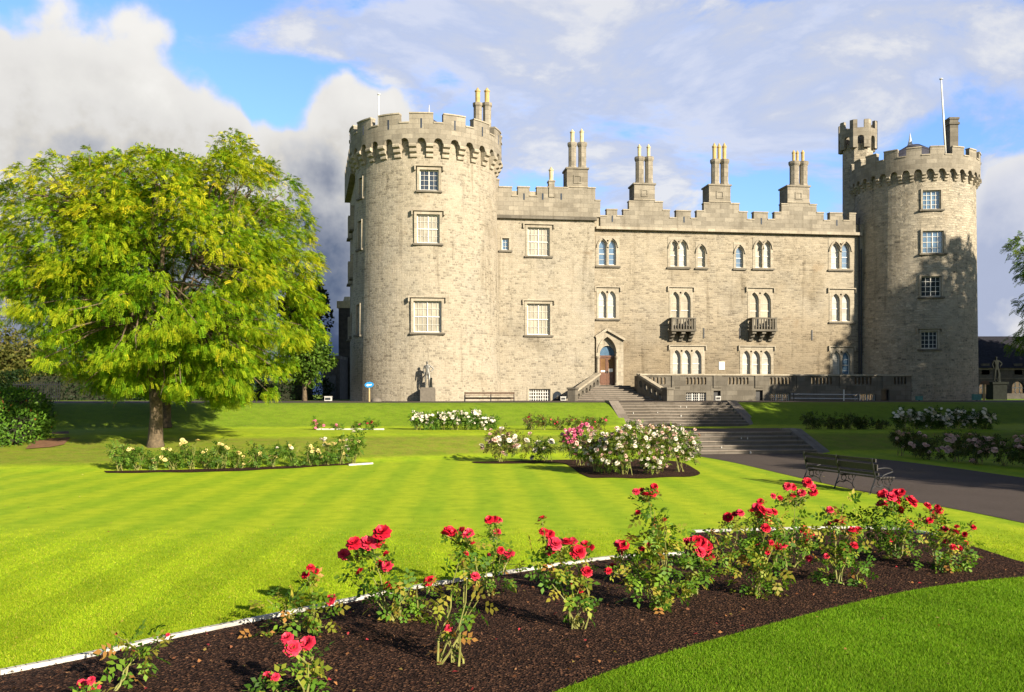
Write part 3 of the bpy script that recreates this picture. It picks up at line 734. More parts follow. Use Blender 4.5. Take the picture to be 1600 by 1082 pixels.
# ---- round towers
def tower_pt(c, r, phi, z): return Vector((c[0] + r * math.sin(phi), c[1] - r * math.cos(phi), z))
def px_of(p): return 800 + FOC * p.x / p.y
def phi_px(c, r, px):
    th = math.atan2(c[0], c[1]); lo, hi = -math.pi / 2 - th * 0 , math.pi / 2
    best = min((abs(px_of(tower_pt(c, r, p, 0)) - px), p) for p in np.linspace(-1.35 - th, 1.35 - th, 2600))
    return best[1]
def tower_wall(name, c, rb, rt, z0, z1, wins, m, step=4.0):
    """wins: (phi, half width m, c0, c1). Grid shell with openings and reveals."""
    rr = lambda z: rb + (rt - rb) * (z - z0) / (z1 - z0)
    hs = [(p - w / rr(a), p + w / rr(a), a, b) for p, w, a, b in wins]
    ph = sorted({*[R(d) for d in np.arange(-180, 180.01, step)], *[h[0] for h in hs], *[h[1] for h in hs]})
    zs = sorted({z0, z1, *np.linspace(z0, z1, 8), *[h[2] for h in hs], *[h[3] for h in hs]})
    mb = MB(); P = lambda p, z, d=0: tower_pt(c, rr(z) - d, p, z)
    for p0, p1 in zip(ph, ph[1:]):
        if p1 - p0 < 1e-5: continue
        for a, b in zip(zs, zs[1:]):
            if b - a < 1e-5: continue
            if any(h[0] < (p0 + p1) / 2 < h[1] and h[2] < (a + b) / 2 < h[3] for h in hs): continue
            mb.face([P(p0, a), P(p1, a), P(p1, b), P(p0, b)], [(p0 * rb, a), (p1 * rb, a), (p1 * rb, b), (p0 * rb, b)])
    for h in hs:
        Q = [(h[0], h[2]), (h[1], h[2]), (h[1], h[3]), (h[0], h[3])]
        for i in range(4):
            p, q = Q[i], Q[(i + 1) % 4]
            mb.face([P(*p), P(*p, .42), P(*q, .42), P(*q)], [(p[0] * rb, p[1]), (p[0] * rb + .4, p[1]), (q[0] * rb + .4, q[1]), (q[0] * rb, q[1])])
    mb.face([tower_pt(c, rt, R(d), z1) for d in range(-180, 180, 10)])
    return mb.build(name, m, castle, smooth=False)
def ring_parapet(name, c, rin, rout, zc, za, zcr, zm, n_arch, ph_arch, arch_w, n_mer, ph_gap, gap_w, parent, mat_, slit=True):
    """machicolated parapet: arched lower edge at za over corbels from zc, crenels at zcr, merlons to zm"""
    per = 2 * math.pi / n_arch; perm = 2 * math.pi / n_mer; hw = arch_w / rout / 2; hg = gap_w / rout / 2
    rise = arch_w / 2 * 1.05; spring = za - rise
    ev = []
    for k in range(n_arch):
        c_ = ph_arch + k * per
        ev += [c_ - hw + 2 * hw * i / 8 for i in range(9)]
    gaps = [ph_gap + k * perm for k in range(n_mer)]
    for g in gaps: ev += [g - hg, g + hg]
    sl = [g + perm / 2 for g in gaps]
    nrm = lambda a: (a + math.pi) % (2 * math.pi) - math.pi
    ev = sorted({round(nrm(e), 6) for e in ev})
    def lower(p):
        d = abs(nrm((p - ph_arch) - round((p - ph_arch) / per) * per))
        return spring + rise * math.sqrt(max(0, 1 - (d / hw) ** 2)) if d < hw - 1e-6 else spring
    def ing(p): return any(abs(nrm(p - g)) < hg for g in gaps)
    mb = MB(); cop = MB()
    def hexa(mb, p0, p1, l0, l1, z, ri, ro):
        a = [tower_pt(c, ro, p0, l0), tower_pt(c, ro, p1, l1), tower_pt(c, ro, p1, z), tower_pt(c, ro, p0, z)]
        b = [tower_pt(c, ri, p0, l0), tower_pt(c, ri, p1, l1), tower_pt(c, ri, p1, z), tower_pt(c, ri, p0, z)]
        u0, u1 = p0 * ro, p1 * ro
        mb.face(a, [(u0, l0), (u1, l1), (u1, z), (u0, z)]); mb.face([b[1], b[0], b[3], b[2]], [(u1, l1), (u0, l0), (u0, z), (u1, z)])
        mb.face([a[0], b[0], b[1], a[1]]); mb.face([a[3], a[2], b[2], b[3]]); mb.face([a[0], a[3], b[3], b[0]]); mb.face([a[1], b[1], b[2], a[2]])
    for p0, p1 in zip(ev, ev[1:] + [ev[0] + 2 * math.pi]):
        if p1 - p0 < 2e-5: continue
        z = zcr if ing((p0 + p1) / 2) else zm
        e = (p1 - p0) * 1e-3
        hexa(mb, p0, p1, lower(p0 + e), lower(p1 - e), z, rin, rout)
        hexa(cop, p0 + 1e-5, p1 - 1e-5, z, z, z + .09, rin - .04, rout + .05)
    o = mb.build(name, mat_, parent)
    cop.build('coping', M['trim'], o)
    if slit:
        s = MB()
        for p in sl:
            fr = Fr(tower_pt(c, rout, p, 0), (math.cos(p), math.sin(p)), (math.sin(p), -math.cos(p)))
            s.box(fr, -.055, .055, -.05, .012, zcr - .35, zm - .33)
        s.build('arrow_slits', M['pane_dark'], o)
    # corbels: three rounded courses each
    cb = MB(); wz = (spring - zc) / 3; pr = (rout - rin) + .1
    for k in range(n_arch):
        p = ph_arch + (k + .5) * per; wd = (per - 2 * hw) * rout * .92
        fr = Fr(tower_pt(c, rin, p, 0), (math.cos(p), math.sin(p)), (math.sin(p), -math.cos(p)))
        prof = [(-.25, zc)]
        for i in range(3):
            b0 = pr * (.34 + .33 * i); z = zc + wz * i
            prof += [(b0 - .16, z + .02), (b0 - .02, z + wz * .25), (b0, z + wz * .6), (b0 - .05, z + wz * .93)]
        prof += [(-.25, spring + .05)]
        L = [fr.p(-wd / 2, b, z) for b, z in prof]; Rr = [fr.p(wd / 2, b, z) for b, z in prof]
        n = len(prof)
        for i in range(n):
            j = (i + 1) % n; cb.face([L[i], Rr[i], Rr[j], L[j]])
        cb.face(L[::-1]); cb.face(Rr)
        cb.build('corbel', M['trim'], o); cb = MB()
    return o

# left tower
LT = (-6.32, 66.0); lrb, lrt = 5.52, 5.12
def tower_window_spec(c, r, px0, px1, py0, py1):
    p0, p1 = phi_px(c, r, px0), phi_px(c, r, px1); p = (p0 + p1) / 2
    Y = tower_pt(c, r, p, 0).y; w = 2 * r * math.sin((p1 - p0) / 2)
    z = lambda py: EYE + (HOR - py) / FOC * Y
    return p, w / 2, z(py1), z(py0)
def tower_fr(c, rb, rt, z0, z1, p, z):
    r = rb + (rt - rb) * (z - z0) / (z1 - z0)
    return Fr(tower_pt(c, r, p, 0), (math.cos(p), math.sin(p)), (math.sin(p), -math.cos(p)))
LW = [tower_window_spec(LT, 5.2, 655.5, 685.5, 265.5, 297.5), tower_window_spec(LT, 5.3, 651, 687, 335, 380), tower_window_spec(LT, 5.42, 646, 690, 470.5, 519.5)]
side = [(R(-57), .30, w[2], w[3]) for w in LW]
tower_wall('round_tower', LT, lrb, lrt, 1.4, 20.0, LW + side, M['rubble'])
kinds = [('pane_dark', 2, 1, (2, 4), 'small dark window of the left tower'), ('blind', 2, 2, (3, 2), 'upper cream window of the left tower'), ('blind', 2, 2, (3, 2), 'large cream window of the left tower')]
for (p, hw, c0, c1), (pn, nx, ny, sub, lb) in zip(LW, kinds):
    grid_window(tower_fr(LT, lrb, lrt, 1.4, 20, p, (c0 + c1) / 2), -hw, hw, c0, c1, 0, nx, ny, pn, sub, label=lb, border=.07)
for p, hw, c0, c1 in side:
    grid_window(tower_fr(LT, lrb, lrt, 1.4, 20, p, (c0 + c1) / 2), -hw, hw, c0, c1, 0, 1, 2, 'pane_dark', (1, 2), .08, False, label='narrow window on the shaded side of the left tower')
ring_parapet('tower_parapet', LT, 5.14, 5.55, 18.55, 19.85, 20.85, 21.48, 30, R(2), .64, 15, R(14), .68, castle, M['ashlar'])
m = MB(); m.prism(LT, 4.6, .3, 20.05, 22.9, 16, 0, False); m.build('tower_roof', M['slate'], castle)
def finial(name, x, y, z, h, base):
    m = MB(); m.lathe((x, y), [(base, z), (base * .55, z + h * .12), (base * .25, z + h * .3), (base * .12, z + h * .6), (.02, z + h)], 12); return m.build(name, M['lead'], castle, smooth=True)
finial('roof_finial', -6.1, 66.0, 22.7, 1.15, .35)

# wing behind the left tower (grazing, in shade)
WP0, WP1 = Vector((-11.55, 66.6, 0)), Vector((-13.85, 76.6, 0)); wd = (WP1 - WP0).normalized()
WW = Fr(WP0, (-wd.x, -wd.y), (-abs(wd.y), wd.x))
wl_ = (WP1 - WP0).length
m = MB(); m.box(WW, -wl_, 0, -6, 0, 1.4, 19.6); m.build('wing_wall', M['rubble_far'], castle)
m = MB()
m.box(WW, -wl_ - .05, .05, -.5, .45, 18.9, 20.6)
for i in range(5):
    m.box(WW, -wl_ + i * 2.1, -wl_ + i * 2.1 + 1.4, -.05, .447, 20.6, 21.4)
m.build('wing_parapet', M['ashlar'], castle)
for i, z in enumerate((7.0, 11.5, 15.2)):
    for aa in (-2.6, -6.6):
        grid_window(WW, aa - .35, aa + .35, z, z + 1.7, .30, 2, 2, 'pane_dark', (1, 1), .10, False)
def bx(px, py, Y): return Vector(((px - 800) / FOC * Y, Y, EYE + (HOR - py) / FOC * Y))
m = MB(); a, b = bx(529, 470, 84), bx(549, 470, 84)
m.box(WF, a.x, b.x, -88, -84, 1.4, a.z - .7); m.build('rear_stair_turret', M['greyrender'], castle)
m = MB(); m.box(WF, a.x - .15, b.x + .1, -88.1, -83.9, a.z - .7, a.z - .05); m.prism(((a.x + b.x) / 2, 85.5), .5, .35, a.z - .05, a.z + .5, 10); m.build('rear_turret_cap', M['clay_pale'], castle)

# ---- left block (tall) and central range
LB = .6
lwa0, lwa1 = A(770, LB), A(929, LB)
def rect_px(p, b): return (A(p[0], b), A(p[1], b), C((p[0] + p[1]) / 2, p[3], b), C((p[0] + p[1]) / 2, p[2], b))
lblock = [rect_px((824.5, 859, 356, 400), LB), rect_px((823.5, 859.5, 475, 523.5), LB), rect_px((784.5, 795.5, 372.5, 391), LB), rect_px((826.5, 860, 608, 629), LB)]
m = MB(); wall_grid(m, FF, lwa0, lwa1, 1.4, C(850, 300, LB), lblock, LB)
m.face([FF.p(lwa1, LB, 1.4), FF.p(lwa1, -.4, 1.4), FF.p(lwa1, -.4, 18), FF.p(lwa1, LB, 18)])
m.build('corner_block_wall', M['rubble'], castle)
grid_window(FF, *lblock[0], LB, 2, 2, 'blind', (3, 2), label='upper cream window of the tall corner block', border=.07)
grid_window(FF, *lblock[1], LB, 2, 2, 'blind', (3, 2), label='lower cream window of the tall corner block', border=.07)
grid_window(FF, *lblock[2], LB, 1, 1, 'pane_blue', (2, 3), .10, False, label='tiny window beside the left tower')
grid_window(FF, *lblock[3], LB, 3, 1, 'pane_dark', (3, 4), .14, False, thin=.04, label='white barred basement window of the corner block')

WIN = []   # central range: (kind, outer px rect, lights px, pane, label)
def L_(x0, x1, y0, y1): return (x0, x1, y0, y1)
WIN += [('point', (931, 968, 369, 416), [(935.5, 947.5, 375, 414.5), (951, 962.5, 375, 414.5)], 'pane_blue', 'paired pointed window with blue glass, top floor'),
        ('point', (1043, 1077, 371, 418), [(1047.3, 1058.3, 377, 416.5), (1061, 1072.8, 377, 416.5)], ['blind', 'blind_white'], 'paired pointed window with blinds, top floor'),
        ('point', (1086.5, 1105, 378, 419), [(1090, 1101.6, 384, 417.5)], 'blind', 'single pointed window with half blind'),
        ('point', (1146, 1164.5, 379, 420), [(1149.8, 1161, 385, 418.5)], 'pane_blue', 'single pointed window with clear glass'),
        ('point', (1176, 1208, 372, 420), [(1180, 1190.6, 378, 418.5), (1193, 1203.8, 378, 418.5)], ['blind', 'blind_white'], 'paired pointed window over the right balcony'),
        ('point', (1294, 1331, 374, 422), [(1298.3, 1311.4, 380, 420), (1315, 1327.5, 380, 420)], ['blind_white', 'pane_blue'], 'paired pointed window nearest the right tower'),
        ('rect', (932, 967.5, 450.5, 498.5), [(935.3, 947.4, 455, 497), (949.6, 962.3, 455, 497)], 'blind_white', 'square-headed pair of lights over the entrance'),
        ('rect', (1045.5, 1082.5, 450.5, 510), [(1048.3, 1061.5, 456, 509), (1063.8, 1079, 456, 509)], 'blind', 'tall window opening on the left balcony'),
        ('rect', (1168, 1207.5, 451.5, 511), [(1171.3, 1185.5, 457, 510), (1188, 1204.5, 457, 510)], 'blind', 'tall window opening on the right balcony'),
        ('rect', (1295.5, 1335, 453, 503.5), [(1299.7, 1312, 459, 502), (1315.2, 1328, 459, 502)], 'blind_white', 'square-headed window nearest the right tower'),
        ('rect', (1047, 1101, 542, 588), [(1051, 1063.3, 547, 586.5), (1065.7, 1079.3, 547, 586.5), (1081.7, 1096, 547, 586.5)], 'blind_white', 'triple white window of the ground floor, left'),
        ('rect', (1156, 1208.5, 543, 589), [(1159.8, 1172, 548, 587.5), (1174.3, 1187.5, 548, 587.5), (1190, 1204.6, 548, 587.5)], 'blind_white', 'triple white window of the ground floor, right'),
        ('rect', (1297, 1333.5, 543.5, 590), [(1300.8, 1313, 549, 588.5), (1316, 1328.5, 549, 588.5)], ['blind_white', 'pane_blue'], 'ground-floor pair of lights beside the drainpipe')]
cholds = [rect_px(w[1], 0) for w in WIN]
cdoor = rect_px((934.5, 962.5, 529, 603), 0)
ca0, ca1 = A(928, 0), A(1352, 0)
m = MB(); wall_grid(m, FF, ca0, ca1, 1.4, C(1100, 345, 0), cholds + [cdoor], 0.0)
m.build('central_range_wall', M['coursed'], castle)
for (kd, out, lans, pane, lb), r in zip(WIN, cholds):
    ls = [((A(x0) + A(x1)) / 2, A(x1) - A(x0), C((x0 + x1) / 2, y1), C((x0 + x1) / 2, y0)) for x0, x1, y0, y1 in lans]
    lancet_window(FF, r, ls, 0.0, pane, kd, lb)

def parapet(name, prof, py_bot, b, th, m_, cop_mat='trim', slits=()):
    """stepped battlement outline from the photograph, built as a wall of thickness th with coping"""
    pts = [(A(x, b), C(x, y, b)) for x, y in prof]
    lo = [(pts[-1][0], C(prof[-1][0], py_bot[1], b)), (pts[0][0], C(prof[0][0], py_bot[0], b))]
    m = MB(); m.plate(FF, (pts + lo)[::-1], [], b - th, b); o = m.build(name, m_, castle)
    for (x0, z0), (x1, z1) in zip(pts, pts[1:]):
        c = MB()
        if abs(x1 - x0) > .12: c.box(FF, x0 - .03, x1 + .03, b - th - .04, b + .05, max(z0, z1) - .001, max(z0, z1) + .085); c.build('coping_stone', M[cop_mat], o)
    if slits:
        s = MB()
        for x, y0, y1 in slits: s.box(FF, A(x, b) - .055, A(x, b) + .055, b - .05, b + .01, C(x, y1, b), C(x, y0, b))
        s.build('arrow_slits', M['pane_dark'], o)
    return o
def steps(lst):
    out = []
    for x0, x1, y in lst: out += [(x0, y), (x1, y)]
    return out
z3 = lambda x0, x1, y: (760 + x0 / 4.51, 760 + x1 / 4.51, 180 + y / 4.51)
z5 = lambda x0, x1, y: (1020 + x0 / 4.51, 1020 + x1 / 4.51, 200 + y / 4.51)
z7 = lambda x0, x1, y: (1270 + x0 / 3.73, 1270 + x1 / 3.73, 110 + y / 3.73)
parapet('corner_parapet', steps([z3(45, 90, 458), z3(90, 180, 512), z3(180, 222, 575), z3(222, 305, 512), z3(305, 355, 575), z3(355, 430, 514), z3(430, 575, 516), z3(575, 715, 512), z3(715, 768, 518), z3(768, 803, 606)]),
        (338.5, 339.6), LB + .12, .5, M['ashlar'], slits=[(760 + x / 4.51, 302.5, 312.5) for x in (265, 397, 527)])
m = MB(); m.box(FF, A(773, LB), A(932, LB), LB - .02, LB + .26, C(850, 343.5, LB), C(850, 338.6, LB)); m.build('string_course', M['trim_dark'], castle)
cp = [z3(803, 848, 715), z3(848, 922, 670), z3(922, 965, 716), z3(965, 1005, 672), z3(1005, 1042, 612), z3(1042, 1187, 602), z3(1187, 1243, 616), z3(1243, 1293, 675)]
cp += [z5(120, 165, 640), z5(165, 268, 590), z5(268, 310, 642), z5(310, 360, 590), z5(360, 397, 535), z5(397, 548, 526), z5(548, 610, 538), z5(610, 667, 597), z5(667, 712, 650), z5(712, 812, 600), z5(812, 858, 650),
       z5(858, 907, 600), z5(907, 950, 541), z5(950, 1105, 532), z5(1105, 1155, 545), z5(1155, 1205, 602), z5(1205, 1248, 657), z5(1248, 1335, 605), z7(178, 213, 880), z7(213, 250, 838)]
parapet('central_parapet', steps(cp), (354, 364), .14, .45, M['ashlar'], slits=[(760 + 887 / 4.51, 337, 347), (1020 + 220 / 4.51, 339, 348), (1020 + 765 / 4.51, 341, 351), (1020 + 1297 / 4.51, 344, 353)])
m = MB()
m.plate(FF, [(A(931, .14), C(931, 358.5, .14)), (A(1345, .14), C(1345, 368.7, .14)), (A(1345, .14), C(1345, 364.3, .14)), (A(931, .14), C(931, 354.2, .14))], [], -.02, .36)
m.build('string_course', M['trim'], castle)
m = MB(); zr0 = C(1100, 345, -.5)
P = FF.p
m.face([P(ca0 + .3, -.4, zr0), P(ca1 + 2, -.4, zr0), P(ca1 + 2, -4.2, zr0 + .95), P(ca0 + .3, -4.2, zr0 + .95)])
m.face([P(ca1 + 2, -4.2, zr0 + .95), P(ca1 + 2, -8, zr0), P(ca0 + .3, -8, zr0), P(ca0 + .3, -4.2, zr0 + .95)])
m.build('roof', M['slate'], castle)
m = MB(); m.box(FF, lwa0, lwa1 - .1, -7, LB - .4, 15, C(850, 312, LB)); m.box(FF, lwa1 - .1, ca1, -8, -.35, 1.4, zr0); m.build('rear_block', M['greyrender'], castle)

def pot(parent, x, y, z, h, r, m_='clay'):
    m = MB(); m.lathe((x, y), [(r * 1.15, z), (r * 1.1, z + h * .06), (r * .92, z + h * .12), (r * .95, z + h * .78), (r * 1.18, z + h * .84), (r * 1.18, z + h * .9), (r * .8, z + h * .93), (r * .7, z + h * .97), (.03, z + h * 1.12)], 10)
    return m.build('chimney_pot', M[m_], parent, smooth=False)
def stack(base, shafts, pots, b, dep, m_pot, label):
    """chimney > shaft, chimney_pot. all rows in photograph pixels; b depth of its front face"""
    bm_ = b - dep / 2
    x0, x1, yt, yb = base
    a0, a1 = A(x0, b), A(x1, b); zt, zb = C((x0 + x1) / 2, yt, b), C((x0 + x1) / 2, yb, b)
    m = MB(); m.box(FF, a0, a1, b - dep, b, zb - .6, zt - .12)
    m.box(FF, a0 - .08, a1 + .08, b - dep - .08, b + .08, zt - .12, zt)
    ac = (a0 + a1) / 2; zc = zt - .65 * (zt - zb) + .12; q = (zt - zb) * .20
    m.plate(FF, [(ac - q, zc - q), (ac + q, zc - q), (ac + q, zc + q), (ac - q, zc + q)], [[(ac - q * .7, zc - q * .7), (ac + q * .7, zc - q * .7), (ac + q * .7, zc + q * .7), (ac - q * .7, zc + q * .7)]], b - .05, b + .05)
    o = m.build('chimney', M['ashlar'], castle); o['label'] = label
    for s0, s1, yt_, yb_ in shafts:
        m = MB(); c = FF.p((A(s0, bm_) + A(s1, bm_)) / 2, bm_, 0); r = (A(s1, bm_) - A(s0, bm_)) / 2; z1 = C((s0 + s1) / 2, yt_, bm_)
        ph = math.pi / 8 + TH
        m.prism(c, r * 1.12, r * 1.0, zt, zt + .28, 8, ph); m.prism(c, r * .93, r * .93, zt + .28, z1 - .32, 8, ph)
        m.prism(c, r * 1.0, r * 1.16, z1 - .32, z1 - .18, 8, ph); m.prism(c, r * 1.16, r * 1.16, z1 - .18, z1, 8, ph)
        m.build('shaft', M['ashlar'], o)
    for p0, p1, yt_, yb_ in pots:
        c = FF.p((A(p0, bm_) + A(p1, bm_)) / 2, bm_, 0); z0, z1 = C((p0 + p1) / 2, yb_, bm_), C((p0 + p1) / 2, yt_, bm_)
        pot(o, c.x, c.y, z0 - .02, (z1 - z0) / 1.12, (A(p1, bm_) - A(p0, bm_)) / 2 * .85, m_pot)
    return o
def zz(f, x0, x1, y0, y1): p = f(x0, x1, y0); q = f(x0, x1, y1); return (p[0], p[1], p[2], q[2])
stack(zz(z3, 568, 715, 370, 515), [zz(z3, 576, 634, 197, 370), zz(z3, 645, 705, 197, 370)], [zz(z3, 588, 623, 100, 195), zz(z3, 655, 688, 95, 195)], LB + .05, 1.5, 'clay_pale', 'twin-shafted chimney on the tall corner block')
stack(zz(z3, 1042, 1187, 480, 605), [zz(z3, 1049, 1110, 298, 480), zz(z3, 1116, 1174, 298, 480)], [zz(z3, 1063, 1092, 205, 298), zz(z3, 1128, 1157, 205, 298)], .10, 1.5, 'clay_pale', 'first chimney of the central range, two pale pots')
stack(zz(z5, 397, 548, 398, 530), [zz(z5, 410, 470, 226, 398), zz(z5, 476, 533, 226, 398)], [zz(z5, 417, 450, 105, 225), zz(z5, 453, 482, 108, 225), zz(z5, 488, 520, 105, 225)], .10, 1.5, 'clay', 'second chimney of the central range, three yellow pots')
stack(zz(z5, 950, 1105, 405, 535), [zz(z5, 964, 1030, 240, 405), zz(z5, 1033, 1090, 240, 405)], [zz(z5, 980, 1005, 156, 240), zz(z5, 1007, 1030, 158, 240), zz(z5, 1043, 1070, 155, 240)], .10, 1.5, 'clay', 'third chimney of the central range, three slim pots')
m = MB(); b = LB + .2; a0, a1 = A(857.8, b), A(866.8, b); zt = C(862, 282, b); m.box(FF, a0, a1, b - .6, b, C(862, 308, b), zt - .1); m.box(FF, a0 - .05, a1 + .05, b - .65, b + .05, zt - .1, zt)
o = m.build('chimney', M['ashlar'], castle); o['label'] = 'small single chimney on the corner block battlement'
c = FF.p((a0 + a1) / 2, b - .3, 0); pot(o, c.x, c.y, zt, C(862, 262, b) - zt, .17, 'clay_pale')
# tower chimney
o = None
m = MB(); c = bx(754, 190, 67.2); m.box(WF, c.x - .72, c.x + .72, -67.8, -66.6, 19.9, 21.6); o = m.build('chimney', M['ashlar'], castle); o['label'] = 'twin chimney rising from the left tower'
for px in (746.4, 761): 
    c = bx(px, 162, 67.2); m = MB(); m.prism((c.x, c.y), .33, .33, 21.5, c.z - .3, 8, .39); m.prism((c.x, c.y), .33, .40, c.z - .3, c.z - .18, 8, .39); m.prism((c.x, c.y), .40, .40, c.z - .18, c.z, 8, .39); m.build('shaft', M['ashlar'], o)
    pot(o, c.x, c.y, c.z, bx(px, 140, 67.2).z - c.z, .19, 'clay')

# ---- right tower and its stair turret
RT = (32.1, 71.6); rrb, rrt = 4.62, 4.42
RW = [tower_window_spec(RT, 4.45, 1441.5, 1470, 297.5, 327), tower_window_spec(RT, 4.48, 1441, 1474, 361, 395.5), tower_window_spec(RT, 4.52, 1439, 1470.5, 432, 463.5), tower_window_spec(RT, 4.56, 1439, 1465, 518, 545)]
tower_wall('round_tower', RT, rrb, rrt, 1.4, 19.8, RW, M['rubble_far'])
for (p, hw, c0, c1), lb in zip(RW, ('top', 'second from the top', 'third from the top', 'lowest')):
    grid_window(tower_fr(RT, rrb, rrt, 1.4, 19.8, p, (c0 + c1) / 2), -hw, hw, c0, c1, 0, 2, 1, 'pane_dark' if lb in ('lowest', 'third from the top') else 'pane_blue', (2, 4), .13, lb == 'lowest', thin=.03, label='white barred window of the right tower, ' + lb)
ring_parapet('tower_parapet', RT, 4.44, 4.74, 18.5, 19.4, 20.4, 21.0, 35, R(0), .56, 18, R(6), .60, castle, M['ashlar'], slit=False)
m = MB(); m.lathe(RT, [(3.6, 19.9), (3.1, 20.6), (2.1, 21.5), (1.0, 22.1), (.5, 22.4)], 16); m.build('tower_roof', M['slate'], castle, smooth=True)
finial('roof_finial', bx(1422, 220, 71.6).x, 71.6, 21.9, 1.5, .9)
m = MB(); c = bx(1487, 226, 69.5); zt = bx(1487, 186, 69.5).z
m.box(WF, c.x - .32, c.x + .32, -70.0, -69.1, 19.9, zt - .55); m.box(WF, c.x - .40, c.x + .40, -70.08, -69.02, zt - .55, zt - .40); m.box(WF, c.x - .33, c.x + .33, -70.0, -69.1, zt - .40, zt - .15); m.box(WF, c.x - .39, c.x + .39, -70.06, -69.04, zt - .15, zt)
o = m.build('chimney', M['trim_dark'], castle); o['label'] = 'plain dark chimney on the right tower'
TC = (bx(1340, 240, 73.8).x, 73.8); zt = lambda py: EYE + (HOR - py) / FOC * 73.8
m = MB(); m.prism(TC, 1.2, 1.2, 10, zt(234) + .2, 8, .2); o = m.build('stair_turret', M['rubble_far'], castle)
m = MB()
for k in range(8):
    a = .2 + 2 * math.pi * (k + .5) / 8; n_ = (math.cos(a), math.sin(a)); u_ = (-math.sin(a), math.cos(a)); ap = 1.2 * math.cos(math.pi / 8)
    fr = Fr((TC[0], TC[1], 0), u_, n_); hw = (ap + .32) * math.tan(math.pi / 8); z0, z1, z2, z3_ = zt(237), zt(220), zt(207), zt(194.5)
    m.plate(fr, [(-hw, z0), (-hw * .42, z0), (-hw * .42, z1 - .15), (-.2, z1 + .02), (0, z1 + .08), (.2, z1 + .02), (hw * .42, z1 - .15), (hw * .42, z0), (hw, z0), (hw, z3_), (hw * .45, z3_), (hw * .45, z2), (-hw * .45, z2), (-hw * .45, z3_), (-hw, z3_)], [], ap + .06, ap + .32)
m.build('turret_parapet', M['ashlar'], o)
m = MB(); m.tube([FF.p(A(1342, .1), .13, 2.1), FF.p(A(1342, .1), .13, 16.4)], .06, 8); m.tube([FF.p(A(1345.5, .1), .13, 2.1), FF.p(A(1345.5, .1), .13, 14)], .05, 8); m.build('drainpipe', M['darkpipe'], castle)

# ---- entrance porch and doors
pb = .55
gx = lambda x, y, b: (A(890 + x / 7.73, b), C(890 + x / 7.73, 500 + y / 7.73, b))
o1 = [gx(322, 810, pb), gx(650, 810, pb), gx(650, 250, pb), gx(450, 140, pb), gx(322, 205, pb)]
cxp = A(948.8, pb)
h1 = lancet(cxp, A(962.8, pb) - A(934.8, pb), C(949, 603.5, pb), C(949, 526.5, pb), 8)
m = MB(); m.plate(FF, o1, [h1], .002, pb); pm = m.build('entrance_porch', M['trim'], castle)
m = MB()
for (xa, ya), (xb, yb) in (((312, 212), (452, 118)), ((448, 118), (672, 245))):
    p, q = gx(xa, ya, pb + .1), gx(xb, yb, pb + .1)
    m.bar(FF.p(p[0], pb - .12, p[1] + .02), FF.p(q[0], pb - .12, q[1] + .02), .66, .17)
m.build('gable_coping', M['trim'], pm)
h2o = lancet(cxp, A(964.6, pb) - A(933.6, pb), C(949, 590, pb), C(949, 524.5, pb), 8)[2:]; h2i = lancet(cxp, A(962.8, pb) - A(934.8, pb), C(949, 590, pb), C(949, 526.5, pb), 8)[2:]
m = MB(); m.plate(FF, h2o + h2i[::-1], [], pb - .02, pb + .07)
for s in (934.2, 963.6):
    c = FF.p(A(s, pb), pb + .02, 0); z0, z1 = C(949, 603, pb), C(949, 557, pb)
    m.lathe((c.x, c.y), [(.16, z0), (.16, z0 + .15), (.10, z0 + .22), (.10, z1 - .22), (.16, z1 - .1), (.18, z1)], 10)
m.build('jamb_shafts', M['trim'], pm)
db = .12
dx0, dx1 = A(936.3, db), A(961.0, db); dz0, dz1 = C(949, 602, db), C(949, 558.2, db); dm = (dx0 + dx1) / 2
fa = [(dx0 + (dx1 - dx0) * (.5 - .5 * math.cos(math.pi * i / 10)), dz1 + .12 + (C(949, 540.5, db) - dz1 - .12) * math.sin(math.pi * i / 10)) for i in range(11)]
m = MB(); m.plate(FF, [(dx0 - .3, dz0), (dx1 + .3, dz0), (dx1 + .3, C(949, 527, db)), (dx0 - .3, C(949, 527, db))], [[(dx0, dz0 + .01), (dx1, dz0 + .01), (dx1, dz1)] + [(dx1, dz1 + .02)] + fa[::-1][1:-1] + [(dx0, dz1)]], -.1, db + .1); m.build('door_surround', M['trim'], pm)
m = MB(); m.plate(FF, fa, [], -.02, .02); m.build('fanlight', M['pane_blue'], pm)
m = MB(); m.box(FF, dx0, dx1, 0, db, dz1, dz1 + .12); m.build('door_transom', M['door'], pm)
for s, (x0, x1) in enumerate(((dx0 + .01, dm - .01), (dm + .01, dx1 - .01))):
    m = MB(); zm = dz0 + (dz1 - dz0) * .42
    m.plate(FF, [(x0, dz0), (x1, dz0), (x1, dz1), (x0, dz1)], [[(x0 + .1, zm + .06), (x1 - .1, zm + .06), (x1 - .1, dz1 - .1), (x0 + .1, dz1 - .1)]], .0, .06)
    m.box(FF, x0 + .1, x1 - .1, .055, .075, dz0 + .12, zm - .08)
    d = m.build('door_leaf', M['door'], pm)
    m = MB(); m.box(FF, x0 + .05, x1 - .05, .01, .03, zm + .02, dz1 - .05); m.build('door_pane', M['doorglass'], d)
    m = MB(); m.box(FF, x0 + .14, x1 - .14, .032, .04, zm + .1, zm + (.36 if s else .22)); m.build('notice', M['paper'], d)
    m = MB(); hx = x1 - .06 if s == 0 else x0 + .06; m.box(FF, hx - .02, hx + .02, .06, .11, zm + .02, zm + .2); m.build('handle', M['iron'], d)
m = MB(); m.box(FF, A(1123), A(1132), -.02, .05, C(1127, 578), C(1127, 565.5)); m.build('wall_plaque', M['white'], castle)
for px, y0, y1 in ((1099.5, 513, 529), (1156, 513, 530), (1268.5, 516, 532)):
    m = MB(); m.box(FF, A(px) - .045, A(px) + .045, -.02, .05, C(px, y1), C(px, y0)); m.build('wall_anchor', M['iron'], castle)
